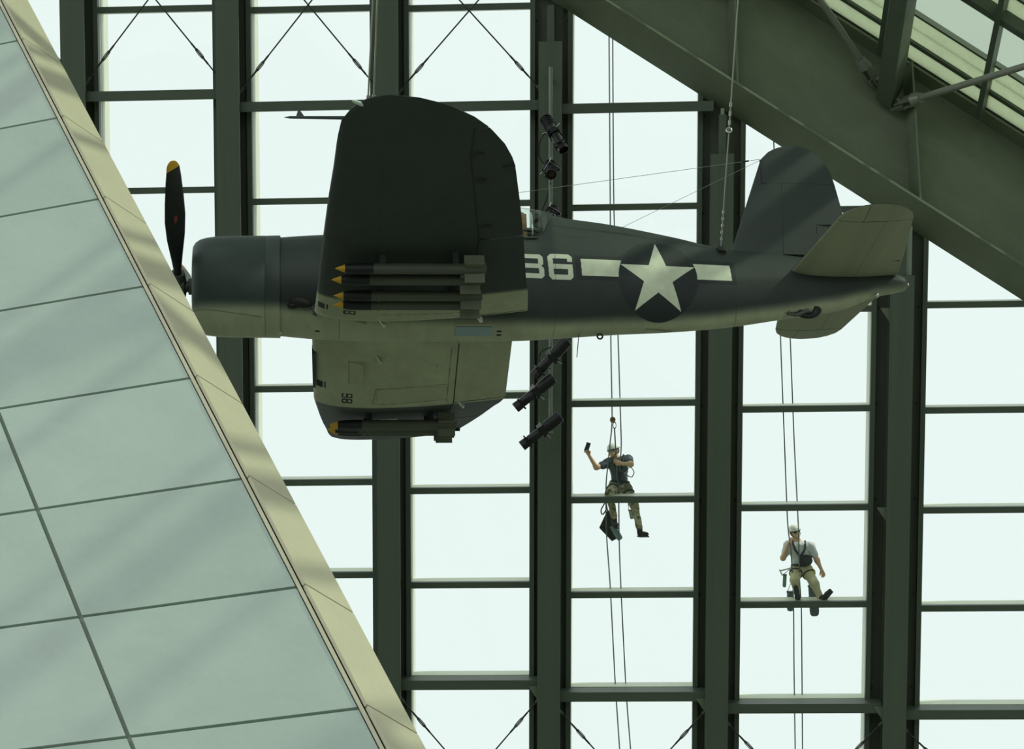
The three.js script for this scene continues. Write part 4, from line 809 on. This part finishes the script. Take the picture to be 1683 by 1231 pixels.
const P1 = person('person in dark T-shirt and white helmet taking a selfie on ropes', {
  pelvis: wj(1019, 797, -0.50), chest: wj(1017, 770, -0.58), neck: wj(1013, 753, -0.60), head: wj(1008, 741, -0.58),
  shL: wj(1001, 761, -0.58), elbL: wj(980, 768, -0.42), wriL: wj(968, 748, -0.36), handL: wj(965, 741, -0.34), palmL: V(-0.4, 0.2, 0.9), curlL: 0.9, thumbL: 1,
  shR: wj(1032, 756, -0.60), elbR: wj(1037, 763, -0.34), wriR: wj(1022, 762, -0.28), handR: wj(1014, 758, -0.25), palmR: V(0, -0.3, -1), curlR: 0.35, thumbR: 1,
  hipL: wj(1010, 802, -0.46), hipR: wj(1028, 803, -0.46), kneeL: wj(1002, 811, -0.12), kneeR: wj(1042, 829, -0.22),
  ankL: wj(1009, 850, -0.24), ankR: wj(1051, 867, -0.20), heelL: wj(1010, 860, -0.25), toeL: wj(1013, 864, -0.10), heelR: wj(1052, 878, -0.22), toeR: wj(1063, 878, -0.12), soleL: down, soleR: V(0.2, -1, 0.2),
}, WN.clone().multiplyScalar(0.8).add(V(-0.75, 0.05, 0)), { shirt: clothMat('#59636d'), sleeve: 0.55, trousers: camo, boot: std('#23211f', 0.7), helmet: std('#e9eeea', 0.35), lens: std('#3f9fb0', 0.1, 0.3) });
const P2 = person('person in pale grey shirt and white helmet sitting back on ropes', {
  pelvis: wj(1317, 934, -0.50), chest: wj(1313, 907, -0.56), neck: wj(1310, 889, -0.58), head: wj(1307, 875, -0.57),
  shL: wj(1296, 897, -0.56), elbL: wj(1287, 917, -0.44), wriL: wj(1297, 892, -0.34), handL: wj(1300, 883, -0.32), palmL: V(0.8, 0.2, 0.4), curlL: 1.0, thumbL: -1,
  shR: wj(1332, 899, -0.57), elbR: wj(1343, 921, -0.46), wriR: wj(1350, 936, -0.40), handR: wj(1353, 943, -0.38), palmR: V(-0.5, -0.4, 0.6), curlR: 0.45, thumbR: 1,
  hipL: wj(1309, 938, -0.46), hipR: wj(1326, 938, -0.46), kneeL: wj(1306, 953, -0.16), kneeR: wj(1338, 958, -0.20),
  ankL: wj(1310, 975, -0.16), ankR: wj(1348, 981, -0.16), heelL: wj(1311, 983, -0.10), toeL: wj(1308, 965, -0.085), heelR: wj(1354, 983, -0.10), toeR: wj(1364, 971, -0.085), soleL: WN.clone(), soleR: WN.clone().add(V(0.4, 0, 0)),
}, WN.clone().add(V(0.28, 0.25, 0)), { shirt: clothMat('#f4f8f8'), sleeve: 0.6, trousers: clothMat('#e2d9ae'), boot: std('#3b332b', 0.75), helmet: std('#eef1ea', 0.35), lens: std('#20262a', 0.1, 0.2) });

// what the climbers hold and carry
{
  const ph = thing('smartphone', 'dark smartphone held up by the selfie climber', 'phone');
  const c = wj(965.5, 734.5, -0.31), up = wj(968, 727, -0.31).sub(wj(963, 742, -0.31)).normalize(), sd = up.clone().cross(WN).normalize(), nn = sd.clone().cross(up);
  part('case', beam(c.clone().addScaledVector(up, -0.08), c.clone().addScaledVector(up, 0.08), sd, nn, 0.078, 0.011), std('#2a3033', 0.4), ph);
  part('screen', beam(c.clone().addScaledVector(up, -0.074).addScaledVector(nn, -0.006), c.clone().addScaledVector(up, 0.074).addScaledVector(nn, -0.006), sd, nn, 0.07, 0.002), std('#11161a', 0.1), ph);
  part('lens', rod(c.clone().addScaledVector(up, 0.06).addScaledVector(sd, 0.02), c.clone().addScaledVector(up, 0.06).addScaledVector(sd, 0.02).addScaledVector(nn, 0.009), 0.008, 10), std('#0c0f11', 0.1), ph);
  settle(ph);
  const holster = (label, a, b, r, col, hang) => {                      // long water bucket for window tools
    const o = thing('tool_holster', label, 'holster'), d = b.clone().sub(a);
    const side = d.clone().cross(WN).normalize(), n = side.clone().cross(d).normalize(), m = std(col, 0.55);
    const ring = (t, k) => Array.from({ length: 20 }, (_, j) => { const g = j / 20 * Math.PI * 2, cx = Math.sign(Math.cos(g)) * Math.abs(Math.cos(g)) ** 0.7, cz = Math.sign(Math.sin(g)) * Math.abs(Math.sin(g)) ** 0.7; return a.clone().addScaledVector(d, t).addScaledVector(side, cx * r * k).addScaledVector(n, cz * r * 0.8 * k); });
    part('holster_body', loft([ring(0, 0.9), ring(0.03, 1), ring(0.85, 1), ring(0.95, 0.9), ring(1, 0.6)], 0.9), m, o);
    part('rim', rope([...ring(0.02, 1.03), ring(0.02, 1.03)[0]], 0.008, 6, 40), webbing, o);
    part('sling', rope([a.clone().addScaledVector(side, r * 0.8), a.clone().lerp(hang, 0.5).addScaledVector(side, r * 0.3), hang], 0.006, 6, 20), webbing, o);
    settle(o);
  };
  holster('blue-grey tube holster beside the black tool bag', wj(1006, 863, -0.36), wj(1020, 887, -0.34), 0.055, '#8aa3a6', wj(1010, 812, -0.48));
  holster('small clear tube behind the knee of the selfie climber', wj(1036, 838, -0.48), wj(1039, 853, -0.48), 0.035, '#b9cbd0', wj(1030, 808, -0.5));
  holster('dark slate holster hanging left of the sitting climber boots', wj(1299, 972, -0.42), wj(1299, 1004, -0.44), 0.062, '#5d6c72', wj(1306, 940, -0.5));
  holster('long dark slate holster hanging between the sitting climber legs', wj(1336, 962, -0.44), wj(1339, 1012, -0.46), 0.085, '#56656d', wj(1328, 940, -0.52));
  holster('green bottle hanging at the belt of the sitting climber', wj(1290, 944, -0.50), wj(1289, 965, -0.50), 0.033, '#5f9284', wj(1300, 934, -0.54));
  const bag = thing('tool_bag', 'black tool bag hanging below the selfie climber', 'bag');
  const B = [[999, 842], [1012, 852], [1014, 884], [1006, 888], [987, 868]], sh = new THREE.Shape(B.map(([x, y]) => { const p = onWall(x, y, -0.42); return new THREE.Vector2(p.x, p.y); }));
  part('bag_body', wallGeo(new THREE.ExtrudeGeometry(sh, { depth: 0.10, bevelEnabled: true, bevelSize: 0.02, bevelThickness: 0.03, bevelSegments: 3 }).translate(0, 0, -0.56)), clothMat('#25292b'), bag);
  part('bag_strap', rope([wj(999, 842, -0.48), wj(996, 820, -0.5), wj(1006, 803, -0.52)], 0.011, 6, 20), webbing, bag); settle(bag);
  const coil = (label, pts, r, m) => { const o = thing('rope_loop', label, 'rope loop'); part('loop', rope(pts.map(p => wj(...p)), r, 6, 40), m, o); settle(o); };
  coil('dark rope loop hanging left of the selfie climber knee', [[1006, 804, -0.4], [995, 825, -0.38], [988, 838, -0.36], [990, 846, -0.36], [996, 838, -0.36], [997, 825, -0.38], [1006, 806, -0.4]], 0.012, webbing);
  coil('dark rope loop at the elbow of the selfie climber', [[1026, 775, -0.4], [1036, 768, -0.38], [1042, 776, -0.38], [1038, 784, -0.4], [1028, 780, -0.4]], 0.008, webbing);
  const tp = thing('tool_pouch', 'large black tool pouch across the waist of the sitting climber', 'pouch'), tc = wj(1325, 921, -0.33);
  part('pouch_body', new THREE.SphereGeometry(1, 20, 14).scale(0.115, 0.10, 0.06).translate(...tc.toArray()), clothMat('#2d3438'), tp);
  part('pouch_rim', new THREE.TorusGeometry(0.10, 0.012, 8, 30).rotateX(Math.PI / 2).scale(1.05, 1, 0.6).translate(tc.x, tc.y + 0.075, tc.z), webbing, tp); settle(tp);
  const yel = thing('belt_pouch', 'small yellow pouch at the belt of the sitting climber', 'pouch'), pc = wj(1335, 939, -0.36);
  part('pouch_body', new THREE.SphereGeometry(1, 16, 10).scale(0.055, 0.05, 0.03).translate(...pc.toArray()), clothMat('#c8bb3a'), yel);
  part('pouch_clip', rod(pc.clone(), wj(1330, 934, -0.42), 0.01, 6), webbing, yel); settle(yel);
  const sq = thing('squeegee', 'pale squeegee stuck in the belt of the sitting climber', 'squeegee'), s0 = wj(1283, 938, -0.44), s1 = wj(1299, 934, -0.44);
  part('blade', rod(wj(1281, 936, -0.44), wj(1286, 946, -0.44), 0.012, 8), std('#dfe5df', 0.4), sq); part('grip', rod(s0, s1, 0.014, 8), std('#dfe5df', 0.4), sq); settle(sq);
}
// ropes
{
  const rm = std('#7d8480', 0.8, 0, { map: T.cloth });
  const line = (label, pts, r = 0.011) => { const o = thing('climbing_rope', label, 'rope', 'climbing ropes'); part('strand', rope(pts.map(p => wj(...p)), r, 6, 160), rm, o); settle(o); return o; };
  const r1 = line('grey working rope carrying the selfie climber', [[999, -160, -0.3], [1001, 60, -0.3], [1003, 340, -0.3], [1004, 560, -0.3], [1006, 688, -0.3], [1003, 725, -0.28], [999, 765, -0.27], [996, 800, -0.25], [997, 880, -0.24], [1003, 965, -0.24], [1011, 1120, -0.24], [1019, 1240, -0.24], [1030, 1400, -0.24]]);
  part('pulley', new THREE.CylinderGeometry(0.05, 0.05, 0.04, 16).rotateX(Math.PI / 2).translate(...wj(1007, 690, -0.3).sub(r1.position).toArray()), std('#8a5a2c', 0.5, 0.3), r1);
  part('pulley_carabiner', new THREE.TorusGeometry(0.045, 0.009, 8, 18).scale(0.6, 1.3, 1).translate(...wj(1010, 699, -0.3).sub(r1.position).toArray()), webbing, r1);
  line('grey backup rope right of the selfie climber helmet', [[1005, -160, -0.42], [1007, 60, -0.42], [1009, 340, -0.42], [1016, 560, -0.42], [1020, 690, -0.42], [1021, 735, -0.44], [1017, 790, -0.32], [1017, 830, -0.26], [1018, 900, -0.26], [1021, 975, -0.26], [1029, 1135, -0.26], [1037, 1240, -0.26], [1048, 1400, -0.26]]);
  line('short sling from the pulley to the selfie climber chest', [[1010, 705, -0.3], [1012, 740, -0.34], [1014, 775, -0.34], [1016, 800, -0.32]], 0.012);
  line('grey working rope held by the sitting climber', [[1262, 130, -0.3], [1272, 240, -0.3], [1283, 560, -0.3], [1289, 720, -0.3], [1294, 850, -0.3], [1297, 883, -0.3], [1300, 905, -0.30], [1304, 985, -0.24], [1305, 1100, -0.24], [1307, 1240, -0.24], [1309, 1400, -0.24]]);
  line('grey backup rope in front of the sitting climber face', [[1279, 130, -0.33], [1287, 240, -0.33], [1299, 560, -0.33], [1305, 720, -0.33], [1312, 862, -0.33], [1313, 900, -0.3], [1314, 950, -0.28], [1317, 1000, -0.26], [1318, 1100, -0.26], [1319, 1240, -0.26], [1321, 1400, -0.26]]);
}
renderer.render(scene, camera);
